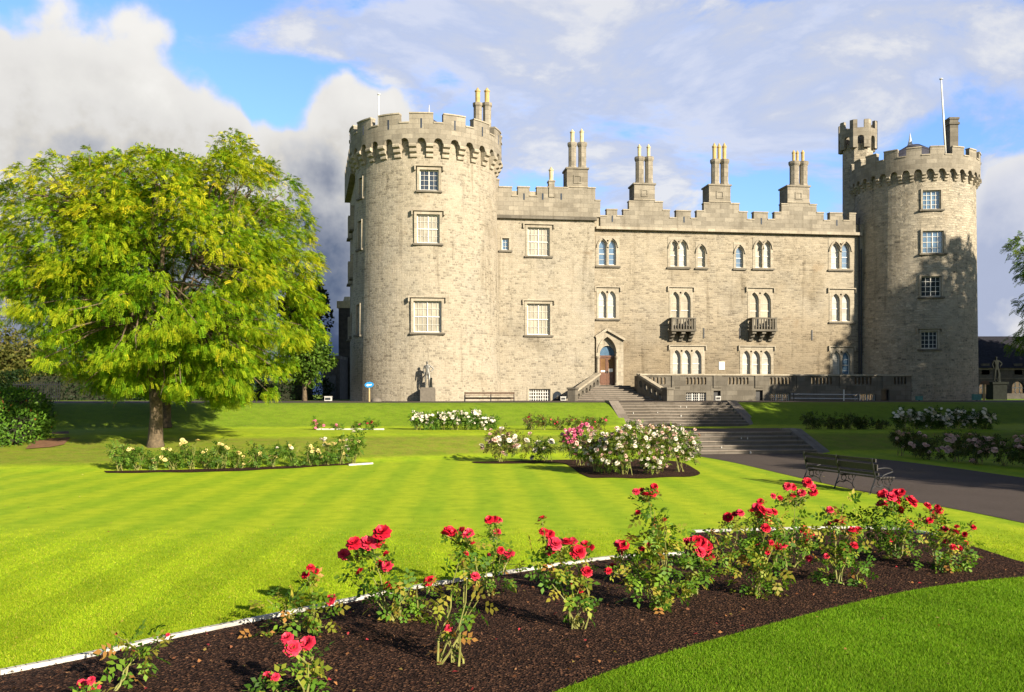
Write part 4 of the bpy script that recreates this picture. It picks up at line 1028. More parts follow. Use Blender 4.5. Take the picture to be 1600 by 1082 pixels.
m = MB(); a0, a1 = A(863.5, LB), A(878, LB); ac = (a0 + a1) / 2; hw = (a1 - a0) / 2
m.plate(FF, [(a0, 1.9), (a1, 1.9)] + [(ac + hw * math.cos(math.pi * i / 8), 2.35 + .4 * math.sin(math.pi * i / 8)) for i in range(9)], [], LB - .02, LB + .012); m.build('cellar_opening', M['pane_dark'], castle)

# ---- balconies
def balcony(px0, px1, label):
    bo = .95; a0, a1 = A(px0, bo), A(px1, bo); z0, z1 = C((px0 + px1) / 2, 517.5, bo), C((px0 + px1) / 2, 496.5, bo)
    m = MB(); m.box(FF, a0 - .05, a1 + .05, .03, bo + .05, z0 - .02, z0 + .13)
    o = m.build('balcony', M['trim_dark'], castle); o['label'] = label
    r = MB(); r.box(FF, a0 - .04, a1 + .04, bo - .16, bo + .04, z1 - .10, z1)
    for s in (a0 + .06, a1 - .06): r.box(FF, s - .10, s + .10, .035, bo - .162, z1 - .098, z1 - .002)
    r.build('handrail', M['trim_dark'], o)
    g = MB(); n = 9
    for i in range(n):
        x = a0 + .06 + (a1 - a0 - .12) * i / (n - 1); w = .085 if i in (0, n - 1) else .045
        g.box(FF, x - w, x + w, bo - .12, bo, z0 + .13, z1 - .099)
    for s in (a0 + .05, a1 - .05):
        for b in (.22, .45, .66): g.box(FF, s - .05, s + .05, b - .045, b + .045, z0 + .13, z1 - .10)
    g.build('balusters', M['trim_dark'], o)
    c = MB()
    for x in (a0 + .18, (a0 + a1) / 2, a1 - .18):
        L = [(.03, z0 - .75), (.18, z0 - .72), (.26, z0 - .5), (.5, z0 - .45), (.58, z0 - .25), (.86, z0 - .2), (.88, z0 - .021), (.03, z0 - .021)]
        p = [FF.p(x - .15, b, z) for b, z in L]; q = [FF.p(x + .15, b, z) for b, z in L]
        for i in range(len(L)):
            j = (i + 1) % len(L); c.face([p[i], q[i], q[j], p[j]])
        c.face(p[::-1]); c.face(q)
    c.build('brackets', M['trim_dark'], o)
balcony(1050, 1087, 'stone balcony on three brackets, over the left triple window')
balcony(1176, 1213.5, 'stone balcony on three brackets, over the right triple window')

# ================================================================== terrace, steps, balustrades
TB = 3.6                                                     # how far the balustraded terrace stands out
DZ = C(949, 603, 0)                                          # door sill level
terr = thing('balustraded_terrace', 'dark stone terrace wall with pierced balustrade and barred basement windows', 'terrace', tuple(FF.p(A(1200, TB), TB, ZT)))
ta0, ta1 = A(1001, TB), A(1424, TB); zt1 = C(1050, 584.5, TB); zt0 = DZ - .1
bwin = [(1072, 1103.5, 613.5, 632), (1203, 1234, 615, 632), (1334, 1368, 616, 632)]
bh = [(A(x0, TB), A(x1, TB), 1.95, C(x0, y0, TB)) for x0, x1, y0, y1 in bwin]
doors = [(1115, 1126, 611), (1181, 1192, 610), (1377, 1390, 609)]
dh = [(A(x0, TB), A(x1, TB), 1.95, C(x0, y0, TB)) for x0, x1, y0 in doors]
slots = []
bays = [(1005.5, 1041, 6), (1071, 1104.5, 6), (1137, 1170.5, 6), (1202, 1235.5, 6), (1267, 1301, 6), (1334, 1363, 5), (1396, 1417, 4)]
for x0, x1, n in bays:
    for k in range(n):
        xc = x0 + (x1 - x0) * (k + .5) / n; w = (A(x1, TB) - A(x0, TB)) / n * .66
        z0, z1 = C(xc, 601.8, TB), C(xc, 589.2, TB); a = A(xc, TB); r = w / 2
        slots.append([(a - r, z0 + r), (a - r * .6, z0 + .03), (a + r * .6, z0 + .03), (a + r, z0 + r), (a + r, z1 - r), (a + r * .6, z1 - .03), (a - r * .6, z1 - .03), (a - r, z1 - r)])
rects = [[(h[0], h[2]), (h[1], h[2]), (h[1], h[3]), (h[0], h[3])] for h in bh + dh]
m = MB(); m.plate(FF, [(ta0, 1.5), (ta1, 1.5), (ta1, zt1 - .12), (ta0, zt1 - .12)], slots + rects, TB - .30, TB)
m.build('terrace_wall', M['trim_dark'], terr)
m = MB(); m.box(FF, ta0 - .06, ta1 + .06, TB - .40, TB + .10, zt1 - .12, zt1); m.build('coping', M['trim'], terr)
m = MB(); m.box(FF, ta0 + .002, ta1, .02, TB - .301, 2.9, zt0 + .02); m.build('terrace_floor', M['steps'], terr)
m = MB()
m.plate(Fr(FF.p(ta0, 0, 0), (NX, NY), (-UX, -UY)), [(1.9, 1.5), (TB - .302, 1.5), (TB - .302, zt1 - .121), (1.9, zt1 - .121)], [], -.30, 0); m.build('end_wall', M['trim_dark'], terr)
for x in (1056, 1121, 1186, 1251, 1318, 1385):
    m = MB(); a = A(x, TB); m.box(FF, a - .32, a + .32, TB + .001, TB + .08, zt0 - .08, zt1 - .122); m.build('pedestal', M['trim_dark'], terr)
for i, h in enumerate(bh):
    m = MB(); b = TB - .14
    m.plate(FF, [(h[0], h[2]), (h[1], h[2]), (h[1], h[3]), (h[0], h[3])], [[(h[0] + .05, h[2] + .05), (h[1] - .05, h[2] + .05), (h[1] - .05, h[3] - .05), (h[0] + .05, h[3] - .05)]], b - .05, b)
    for k in range(1, 9):
        x = h[0] + (h[1] - h[0]) * k / 9; w = .04 if k % 3 == 0 else .010; m.box(FF, x - w, x + w, b - .045, b - .003, h[2] + .04, h[3] - .04)
    for k in range(1, 4):
        z = h[2] + (h[3] - h[2]) * k / 4; m.box(FF, h[0] + .04, h[1] - .04, b - .04, b - .006, z - .010, z + .010)
    w_ = m.build('window', M['lampwhite'], terr)
    m = MB(); m.box(FF, h[0], h[1], b - .12, b - .07, h[2], h[3]); m.build('pane', M['pane_dark'], w_)
for h in dh:
    m = MB(); m.box(FF, h[0], h[1], TB - .29, TB - .22, h[2], h[3]); m.build('cellar_door', M['iron'], terr)

ent = thing('entrance_staircase', 'flared stone steps with pierced balustrades rising to the castle door', 'staircase', tuple(FF.p(A(965, 3), 4, ZT)))
eL0, eR0 = (A(934.5, .7), .7), (A(1000.5, TB), TB - .3)
eL1, eR1 = (A(897, 5.0), 5.0), (A(1040, 6.2), 6.2)
def edgeL(b): t = (b - eL0[1]) / (eL1[1] - eL0[1]); return eL0[0] + (eL1[0] - eL0[0]) * max(0, t) + .15
def edgeR(b): t = (b - eR0[1]) / (eR1[1] - eR0[1]); return eR0[0] + (eR1[0] - eR0[0]) * max(0, t) - .15
m = MB(); nz = MB(); nst = 8; rise = (DZ - ZT) / nst; b0 = 1.5; tr = .52
def slab(m, b0, b1, z0, z1):
    q = [(edgeL(b0), b0), (edgeL(b1), b1), (edgeR(b1), b1), (edgeR(b0), b0)]
    lo = [FF.p(a, b, z0) for a, b in q]; hi = [FF.p(a, b, z1) for a, b in q]
    m.face(hi); m.face(lo[::-1])
    for i in range(4):
        j = (i + 1) % 4; m.face([lo[i], lo[j], hi[j], hi[i]])
slab(m, .01, b0, 1.6, DZ - .003)
for k in range(1, nst):
    z = DZ - rise * k; slab(m, b0 + tr * (k - 1) + .002 * 0, b0 + tr * k, 1.6, z); 
    # nosing stands proud
    bq = b0 + tr * k
    q = [(edgeL(bq), bq), (edgeR(bq), bq)]
    nz.face([FF.p(q[0][0], bq + .05, z - .055), FF.p(q[1][0], bq + .05, z - .055), FF.p(q[1][0], bq + .05, z + .004), FF.p(q[0][0], bq + .05, z + .004)])
    nz.face([FF.p(q[0][0], bq + .05, z - .055), FF.p(q[1][0], bq + .05, z - .055), FF.p(q[1][0], bq - .01, z - .055), FF.p(q[0][0], bq - .01, z - .055)])
    nz.face([FF.p(q[0][0], bq + .05, z + .004), FF.p(q[1][0], bq + .05, z + .004), FF.p(q[1][0], bq - tr + .002, z + .004), FF.p(q[0][0], bq - tr + .002, z + .004)])
m.build('risers', M['steps'], ent); nz.build('treads', M['cheek'], ent)  # dark risers, pale treads: light and shade of the steps put into colour
def sloped_balustrade(p0, p1, z0, z1, nh, out):
    """p0 top, p1 bottom (a,b); oval-pierced sloping balustrade with rail and newel"""
    P0, P1 = FF.p(*p0, 0), FF.p(*p1, 0); d = P1 - P0; L = d.length; d /= L
    fr = Fr((P0.x, P0.y, 0), (d.x, d.y), (d.y * out, -d.x * out))
    top = lambda s: z0 + (z1 - z0) * s / L
    holes = []
    for k in range(nh):
        s = L * (k + .62) / (nh + .35); w = L / nh * .31; zc = top(s) - .50
        holes.append([(s + w * math.cos(t), zc + .25 * math.sin(t) + (z1 - z0) / L * w * math.cos(t)) for t in np.linspace(0, 2 * math.pi, 13)[:-1]])
    m = MB(); m.plate(fr, [(0, 1.6), (L, 1.6), (L, top(L)), (0, top(0))], holes, -.13, .13); o = m.build('balustrade', M['trim_dark'], ent)
    r = MB(); r.bar(fr.p(-.05, 0, top(-.05) + .07), fr.p(L, 0, top(L) + .07), .42, .15); r.build('handrail', M['trim'], o)
    n = MB(); x = L + .25
    n.box(fr, x - .28, x + .28, -.28, .28, 1.6, z1 + .18); n.box(fr, x - .34, x + .34, -.34, .34, z1 + .18, z1 + .32); n.build('newel', M['trim_dark'], o)
sloped_balustrade(eL0, eL1, C(934, 586, .7), C(905, 613, 4.8), 6, 1)
sloped_balustrade(eR0, eR1, C(1001, 587, TB), C(1036, 613, 6), 5, -1)

def flight(label, a0, a1, bt, z_top, n, rise, tread, cheek=.55):
    t = thing('stone_staircase', label, 'staircase', tuple(FF.p((a0 + a1) / 2, bt + n * tread, z_top - n * rise)), 'flights of garden steps')
    m = MB(); tm = MB(); rng = random.Random(3)
    for k in range(n):
        z = z_top - rise * k; b0_, b1_ = bt + tread * k - (1.2 if k == 0 else .1), bt + tread * (k + 1) - tread
        # tread k ends at its nosing
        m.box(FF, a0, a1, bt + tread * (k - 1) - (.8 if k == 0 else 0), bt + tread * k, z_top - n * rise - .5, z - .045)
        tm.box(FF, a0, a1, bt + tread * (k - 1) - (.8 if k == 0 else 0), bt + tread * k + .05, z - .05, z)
    m.build('risers', M['steps'], t); tm.build('treads', M['cheek'], t)  # paler treads over darker risers: step shading put into the stone colours
    j = MB()                                                    # pale mortar at the stone joints
    for k in range(n):
        z = z_top - rise * k
        for i in range(rng.randint(0, 2)):
            x = rng.uniform(a0 + .4, a1 - .4); j.box(FF, x - .014, x + .016, bt + tread * k - .01, bt + tread * k + .04, z - rise * rng.uniform(.6, 1.0), z + .003)
    j.build('joint_mortar', M['lampwhite'], t)
    for s, x0, x1 in (('l', a0 - cheek, a0 - .002), ('r', a1 + .002, a1 + cheek)):
        c = MB(); zz0, zz1 = z_top + .12, z_top - n * rise + .10; be = bt + tread * (n - 1) + .12
        L = [(bt - 1.1, z_top - n * rise - .6), (be, z_top - n * rise - .6), (be, zz1 - .04), (be - .25, zz1 + .06), (bt - .15, zz0), (bt - 1.1, zz0)]
        p = [FF.p(x0, b, z) for b, z in L]; q = [FF.p(x1, b, z) for b, z in L]
        for i in range(len(L)):
            k = (i + 1) % len(L); c.face([p[i], q[i], q[k], p[k]])
        c.face(p[::-1]); c.face(q); c.build('cheek_wall', M['cheek'], t)
flight('upper flight of wide dark stone steps, just below the castle door', SA0, SA1, B_U0 + .15, ZT, 8, (ZT - ZM) / 8, .43)
flight('lower flight of wide dark stone steps, down to the asphalt path', SB0, SB1, B_L0 + .25, ZM + .01, 5, .164, .62)

# ================================================================== smaller things
def skin_figure(name, parent, joints, bones, m, sub=2):
    me = bpy.data.meshes.new(name); bm = bmesh.new(); sk = bm.verts.layers.skin.verify(); o = wl(parent); vs = {}
    for i, (k, (p, r)) in enumerate(joints.items()):
        v = bm.verts.new(Vector(p) - o); v[sk].radius = (r, r); v[sk].use_root = (i == 0); vs[k] = v
    for a, b in bones: bm.edges.new((vs[a], vs[b]))
    bm.to_mesh(me); bm.free()
    ob = link(name, me, parent); me.materials.append(m)
    ob.modifiers.new('skin', 'SKIN').use_smooth_shade = True
    s = ob.modifiers.new('sub', 'SUBSURF'); s.levels = sub; s.render_levels = sub
    return ob
def statue_figure(par, x, y, z, h, m, face=(0, -1)):
    """standing nude on one leg's weight, right hand on hip, a stump behind the leg"""
    f = Vector((face[0], face[1], 0)); s = Vector((-f.y, f.x, 0)) * -1; q = h / 1.0
    def P(a, b, c): v = Vector((x, y, z)) + s * a * q + f * b * q; v.z = z + c * q; return tuple(v)
    J = {'pelvis': (P(0, 0, .52), .078), 'waist': (P(.01, 0, .62), .066), 'chest': (P(.015, .01, .73), .085), 'neckb': (P(.015, 0, .83), .04), 'neck': (P(.02, .01, .87), .032), 'head': (P(.025, .02, .925), .052), 'crown': (P(.025, .02, .965), .04),
         'ls': (P(.115, 0, .80), .036), 'le': (P(.155, -.02, .66), .028), 'lh': (P(.13, .04, .53), .022), 'lf': (P(.125, .05, .48), .018),
         'rs': (P(-.09, 0, .80), .036), 're': (P(-.215, -.02, .69), .028), 'rh': (P(-.10, .03, .575), .022),
         'lt': (P(.055, 0, .49), .056), 'lk': (P(.075, .02, .28), .038), 'la': (P(.085, -.01, .05), .024), 'lo': (P(.09, .07, .015), .02),
         'rt': (P(-.05, 0, .49), .056), 'rk': (P(-.055, .05, .28), .038), 'ra': (P(-.03, -.01, .05), .024), 'ro': (P(-.03, .07, .015), .02)}
    for k in J: J[k] = (J[k][0], J[k][1] * q)
    B = [('pelvis', 'waist'), ('waist', 'chest'), ('chest', 'neckb'), ('neckb', 'neck'), ('neck', 'head'), ('head', 'crown'), ('chest', 'ls'), ('ls', 'le'), ('le', 'lh'), ('lh', 'lf'), ('chest', 'rs'), ('rs', 're'), ('re', 'rh'),
         ('pelvis', 'lt'), ('lt', 'lk'), ('lk', 'la'), ('la', 'lo'), ('pelvis', 'rt'), ('rt', 'rk'), ('rk', 'ra'), ('ra', 'ro')]
    skin_figure('statue_figure', par, J, B, m)
    c = P(-.10, -.03, 0); st = MB(); st.lathe((c[0], c[1]), [(.075 * q, z), (.06 * q, z + .1 * q), (.055 * q, z + .25 * q), (.06 * q, z + .36 * q)], 9); st.build('stump', M['bronze_dark'], par, smooth=True)
Ys = 59.85; sp = bx(668.5, 628, Ys)
st = thing('statue', 'grey bronze nude with hand on hip, before the left tower', 'statue', (sp.x, Ys, ZT + .93))
statue_figure(st, sp.x, Ys, ZT + .93, 1.82, M['bronze'])
pt = MB(); pt.box(WF, sp.x - .47, sp.x + .47, -Ys - .45, -Ys + .45, ZT - .1, ZT + .82); pt.box(WF, sp.x - .45, sp.x + .45, -Ys - .43, -Ys + .43, ZT + .82, ZT + .93)
props(pt.build('statue_plinth', M['plinth']), 'square grey stone plinth under the bronze nude', 'plinth')
Yr = 78; sp = bx(1557, 628, Yr)
st = thing('statue', 'dark bronze figure on a tall plinth, right of the castle', 'statue', (sp.x, Yr, 3.6))
statue_figure(st, sp.x, Yr, 3.6, 2.3, M['bronze_dark'])
pt = MB(); pt.box(WF, sp.x - .6, sp.x + .6, -Yr - .6, -Yr + .6, 1.9, 3.4); pt.box(WF, sp.x - .7, sp.x + .7, -Yr - .7, -Yr + .7, 3.4, 3.6)
props(pt.build('statue_plinth', M['bronze_dark']), 'tall dark plinth under the bronze figure right of the castle', 'plinth')

# blue sign
sp = bx(577, 628, 57); sg = thing('direction_sign', 'small blue sign with white arrow on a yellow post, beside the left tower', 'sign', (sp.x, 57, ZT))
m = MB(); m.prism((sp.x, 57), .055, .05, ZT - .1, bx(577, 598, 57).z, 8); m.build('post', M['post'], sg)
c = bx(577.2, 601.6, 57); fr = Fr((c.x, 56.93, c.z), (math.cos(.15), math.sin(.15) * 0), (0, -1))
m = MB(); tl = .07
ell = [(.29 * math.cos(t), .18 * math.sin(t) + .24 * tl * math.cos(t)) for t in np.linspace(0, 2 * math.pi, 19)[:-1]]
m.plate(fr, ell, [], 0, .03); bd = m.build('sign_board', M['signblue'], sg)
m = MB(); m.plate(fr, [(-.20, -.03), (-.06, -.12), (-.06, -.06), (.16, -.03), (.16, .05), (-.06, .01), (-.06, .07)], [], .029, .036); m.build('arrow', M['white'], bd)
# signpost right of the castle
sp = bx(1537.5, 628, 66); sg = thing('signpost', 'pale timber post with a small brown board, right of the right tower', 'signpost', (sp.x, 66, ZT))
m = MB(); m.box(WF, sp.x - .07, sp.x + .07, -66.07, -65.93, 1.9, bx(1537, 597, 66).z); m.build('post', M['post'], sg)
z = bx(1537, 597, 66).z; m = MB(); m.plate(WF, [(sp.x - .32, z - .22), (sp.x + .32, z - .10), (sp.x + .30, z + .10), (sp.x - .1, z + .16), (sp.x - .34, z - .04)], [], -66.0 - .17, -66.0 - .08); 
m = MB(); m.plate(Fr((sp.x, 65.9, z), (1, 0), (0, -1)), [(-.34, -.20), (.34, -.20), (.26, .03), (0, .10), (-.26, .03)], [], 0, .05); m.build('sign_board', M['oldwood'], sg)
def small_box(name, px, py, Y, w, h, m_, label, cat):
    p = bx(px, py, Y); t = thing(name, label, cat, (p.x, Y, ZT))
    b = MB(); z0 = max(p.z - h / 2, ZT + .06); b.box(WF, p.x - w / 2, p.x + w / 2, -Y - .15, -Y + .15, z0, z0 + h); b.box(WF, p.x - w / 2 - .02, p.x + w / 2 + .02, -Y - .17, -Y + .17, z0 + h, z0 + h + .03)
    b.build('housing', m_, t)
    b = MB(); b.box(WF, p.x - .05, p.x + .05, -Y - .05, -Y + .05, 1.9, z0); b.build('foot', M['iron'], t)
    if cat != 'floodlight': return
    b = MB(); b.box(WF, p.x - w / 2 + .04, p.x + w / 2 - .04, -Y + .15, -Y + .16, z0 + .05, z0 + h - .05); b.build('lens', M['pane_dark'], t)
small_box('floodlight', 513, 624.5, 56, .42, .26, M['lampwhite'], 'white floodlight box on the lawn left of the castle', 'floodlight')
small_box('floodlight', 880, 625, 60, .36, .24, M['lampwhite'], 'white floodlight box by the foot of the door steps', 'floodlight')
small_box('floodlight', 1121.5, 625.5, 62, .36, .26, M['lampwhite'], 'white floodlight box against the terrace wall', 'floodlight')
small_box('junction_box', 1436, 626.5, 63, .40, .26, M['boxteal'], 'small teal box at the foot of the right tower', 'utility box')
small_box('junction_box', 1526, 624.5, 65, .56, .40, M['boxteal'], 'larger teal box beside the timber signpost', 'utility box')
p = bx(588, 626, 58); m = MB(); m.lathe((p.x, 58), [(.36, ZT - .05), (.34, ZT + .12), (.22, ZT + .22), (.05, ZT + .26)], 10); props(m.build('boulder', M['plinth'], smooth=True), 'low grey boulder at the foot of the left tower', 'boulder')

# long park bench before the left tower
Yb = 58.0; b0, b1 = bx(725.5, 628, Yb), bx(804, 628, Yb)
lb = thing('park_bench', 'long brown slatted bench against the castle, right of the statue', 'bench', ((b0.x + b1.x) / 2, Yb, ZT))
for zz_, nm in ((bx(0, 614.6, Yb).z, 'back_slat'), (bx(0, 622.5, Yb).z, 'back_slat')):
    m = MB(); m.box(WF, b0.x, b1.x, -Yb - .02, -Yb + .03, zz_ - .055, zz_ + .055); m.build(nm, M['oldwood'], lb)
m = MB(); 
for k in range(4): m.box(WF, b0.x, b1.x, -Yb + .07 + k * .11, -Yb + .16 + k * .11, ZT + .40, ZT + .44)
m.build('seat', M['oldwood'], lb)
for px in (726.5, 767, 803):
    x = bx(px, 628, Yb).x; m = MB(); m.box(WF, x - .03, x + .03, -Yb - .08, -Yb - .021, ZT - .05, bx(0, 613, Yb).z); m.box(WF, x - .03, x + .03, -Yb - .0205, -Yb + .44, ZT + .34, ZT + .399); m.box(WF, x - .03, x + .03, -Yb + .44, -Yb + .49, ZT - .05, ZT + .399); m.build('leg', M['iron'], lb)
# handrail right of the steps
hr = thing('handrail', 'grey metal railing with white post before the terrace wall', 'railing', tuple(FF.p(A(1290, 5), 5, ZT)))
m = MB(); 
for y in (616.5, 623): m.tube([FF.p(A(1236, 5), 5, C(1236, y - .5, 5)), FF.p(A(1343, 5), 5, C(1343, y + .5, 5))], .03, 6)
m.build('rails', M['lead'], hr)
for px, mm in ((1240, 'iron'), (1318.5, 'white'), (1341, 'iron')):
    m = MB(); c = FF.p(A(px, 5), 5, 0); m.prism((c.x, c.y), .045, .045, 1.95, C(px, 609 if px == 1318.5 else 615, 5), 8); m.build('post', M[mm], hr)
# flagpoles
def flagpole(px0, py0, px1, py1, Y, r, label):
    a, b = bx(px0, py0, Y), bx(px1, py1, Y); b.y += .3
    t = thing('flagpole', label, 'flagpole', tuple(a))
    m = MB(); m.tube([a, a.lerp(b, .5), b], [r, r * .85, r * .6], 8); m.build('pole', M['white'], t, smooth=True)
    m = MB(); m.lathe((b.x, b.y), [(.02, b.z - .02), (r * 1.6, b.z + .03), (r * 1.6, b.z + .10), (.02, b.z + .16)], 8); m.build('finial', M['lead'], t)
flagpole(1477.5, 243, 1473.5, 123, 68.8, .085, 'tall white flagpole on the right tower')
flagpole(591, 215, 591, 147, 66.5, .075, 'slim white flagpole on the left tower')

# foreground bench, seen from behind
def fore_bench():
    Pl, Pr = Vector((8.30, 25.3, 0)), Vector((9.13, 22.5, 0)); d = (Pr - Pl).normalized(); L = (Pr - Pl).length; f = Vector((-d.y, d.x, 0))   # f: the way the bench faces
    t = thing('park_bench', 'garden bench with dark slats and black scrolled iron supports beside the path', 'bench', tuple((Pl + Pr) / 2))
    fr = Fr(Pl, (d.x, d.y), (f.x, f.y))
    def arc(cx, cz, r, t0, t1, n=9): return [(cx + r * math.cos(math.radians(t0 + (t1 - t0) * i / n)), cz + r * math.sin(math.radians(t0 + (t1 - t0) * i / n))) for i in range(n + 1)]
    for i, s in enumerate((.03, L / 2, L - .03)):
        m = MB()
        T = lambda pts, r=.017: m.tube([fr.p(s, b, z) for b, z in pts], r, 6)
        T([(-.09, .90), (-.075, .80), (-.03, .60), (.02, .42), (.09, .36), (.25, .37), (.42, .38), (.50, .40)], .021)      # back and seat rail
        T([(.02, .42), (-.02, .30), (-.08, .16), (-.12, .05), (-.14, 0), (-.19, .0)], .02)                                     # rear leg
        T([(.50, .40), (.53, .33), (.47, .24), (.43, .14), (.45, .05), (.50, 0), (.54, .0)], .02)                              # front leg
        T([(-.10, .12), (.02, .20), (.14, .17), (.24, .21), (.36, .16), (.44, .10)], .014)                                     # tie
        T([(.10, .36)] + arc(.16, .285, .075, 130, 420), .012)
        T([(.44, .38)] + arc(.37, .30, .07, 60, -260), .012)
        m.build('iron_support', M['iron'], t)
        if i != 1:
            a = MB(); T2 = lambda pts, r=.018: a.tube([fr.p(s, b, z) for b, z in pts], r, 6)
            T2([(-.035, .62), (.10, .63), (.30, .645), (.44, .63), (.52, .59), (.53, .55), (.49, .53)], .021); T2([(.49, .53), (.38, .50), (.26, .46), (.20, .40)], .015)
            a.build('armrest', M['iron'], t)
    for z, h, b in ((.845, .085, -.045), (.665, .16, .002), (.50, .06, .04)):
        m = MB(); m.box(fr, 0 - .05, L + .05, b, b + .03, z - h / 2, z + h / 2); m.build('back_slat', M['benchwood'], t)
    for k in range(5):
        m = MB(); b = .10 + k * .092; m.box(fr, -.05, L + .05, b, b + .066, .392, .425); m.build('seat_slat', M['benchwood'], t)
fore_bench()

# stable range far right
Yb = 112
sbld = thing('stable_building', 'long dark stone stable range with arched windows, behind the right tower', 'building', tuple(bx(1590, 628, Yb)))
x0 = bx(1500, 600, Yb).x; x1 = x0 + 60; ze = bx(0, 574, Yb).z; zr = bx(0, 536, Yb).z + 1.2
frb = Fr((0, Yb, 0), (1, 0), (0, -1)); hs = []
for k in range(14):
    cx = x0 + 3.2 + k * 4.1
    hs.append([(cx - .8, 2.6)] + [(cx + .8 * math.cos(t), 3.6 + .75 * math.sin(t)) for t in np.linspace(0, math.pi, 9)][0:0] + [(cx + .8, 2.6)] + [(cx + .8 * math.cos(t), 3.4 + .75 * math.sin(t)) for t in np.linspace(0, math.pi, 9)])
    hs.append([(cx - .5, 5.0), (cx + .5, 5.0), (cx + .5, 6.4), (cx - .5, 6.4)])
m = MB(); m.plate(frb, [(x0, 1.5), (x1, 1.5), (x1, ze), (x0, ze)], hs, -.4, 0); m.build('wall', M['greyrender'], sbld)
m = MB(); m.box(frb, x0, x1, -.25, .12, ze - .35, ze - .1); m.box(frb, x0, x1, -.25, .08, 4.45, 4.6); m.build('cornice', M['trim_dark'], sbld)
m = MB(); m.face([frb.p(x0 - .5, .4, ze - .12), frb.p(x1, .4, ze - .12), frb.p(x1, -6, zr), frb.p(x0 - .5, -6, zr)]); m.face([frb.p(x1, -12, ze), frb.p(x0 - .5, -12, ze), frb.p(x0 - .5, -6, zr), frb.p(x1, -6, zr)]); m.build('roof', M['slate_shaded'], sbld)
for h in hs:
    m = MB(); m.plate(frb, h, [], -.30, -.25); w_ = m.build('window', M['pane_dark'], sbld)
    if len(h) > 4:
        xs_ = [p[0] for p in h]; c = (min(xs_) + max(xs_)) / 2; g = MB(); zt_ = 4.15
        for q in (-.27, .27): g.box(frb, c + q - .05, c + q + .05, -.249, -.22, 2.6, zt_ - .12)
        g.box(frb, c - .78, c + .78, -.249, -.215, 3.3, 3.4); g.build('glazing_bars', M['white'], w_)
m = MB(); m.box(Fr((0, 96, 0), (1, 0), (0, -1)), x0 - 4, x1, -.4, 0, 1.5, bx(0, 615, 96).z); props(m.build('stone_wall', M['greyrender']), 'low dark stone wall in front of the stable range', 'wall')
# dark outbuilding left of the tower
ob = thing('outbuilding', 'low dark stone outbuilding half hidden behind the left tower', 'outbuilding', tuple(bx(515, 628, 80)))
a, b = bx(504, 556, 80), bx(531, 556, 80); m = MB(); m.box(WF, a.x, b.x, -86, -80, 1.5, a.z - .3); m.build('wall', M['greyrender'], ob)
m = MB(); m.box(WF, a.x - .15, b.x, -86.1, -79.85, a.z - .3, a.z); m.build('coping', M['trim_dark'], ob)
m = MB(); m.box(WF, a.x + .35, a.x + 1.2, -79.999, -79.9, 1.9, 4.2); m.build('door', M['iron'], ob)

# ================================================================== trees
def branch_mesh(name, chains, parent, m_=None):
    mb = MB()
    for pts, rad in chains: mb.tube(pts, rad, 7)
    return mb.build(name, m_ or M['bark'], parent, smooth=True)
def bend(p, q, rng, n=5, sag=.0, wob=.15):
    p, q = Vector(p), Vector(q); L = (q - p).length; out = []
    for i in range(n + 1):
        t = i / n; v = p.lerp(q, t); e = math.sin(math.pi * t)
        v += Vector((rng.normal(0, wob), rng.normal(0, wob), rng.normal(0, wob) + sag * L)) * e * .6
        out.append(v)
    return out

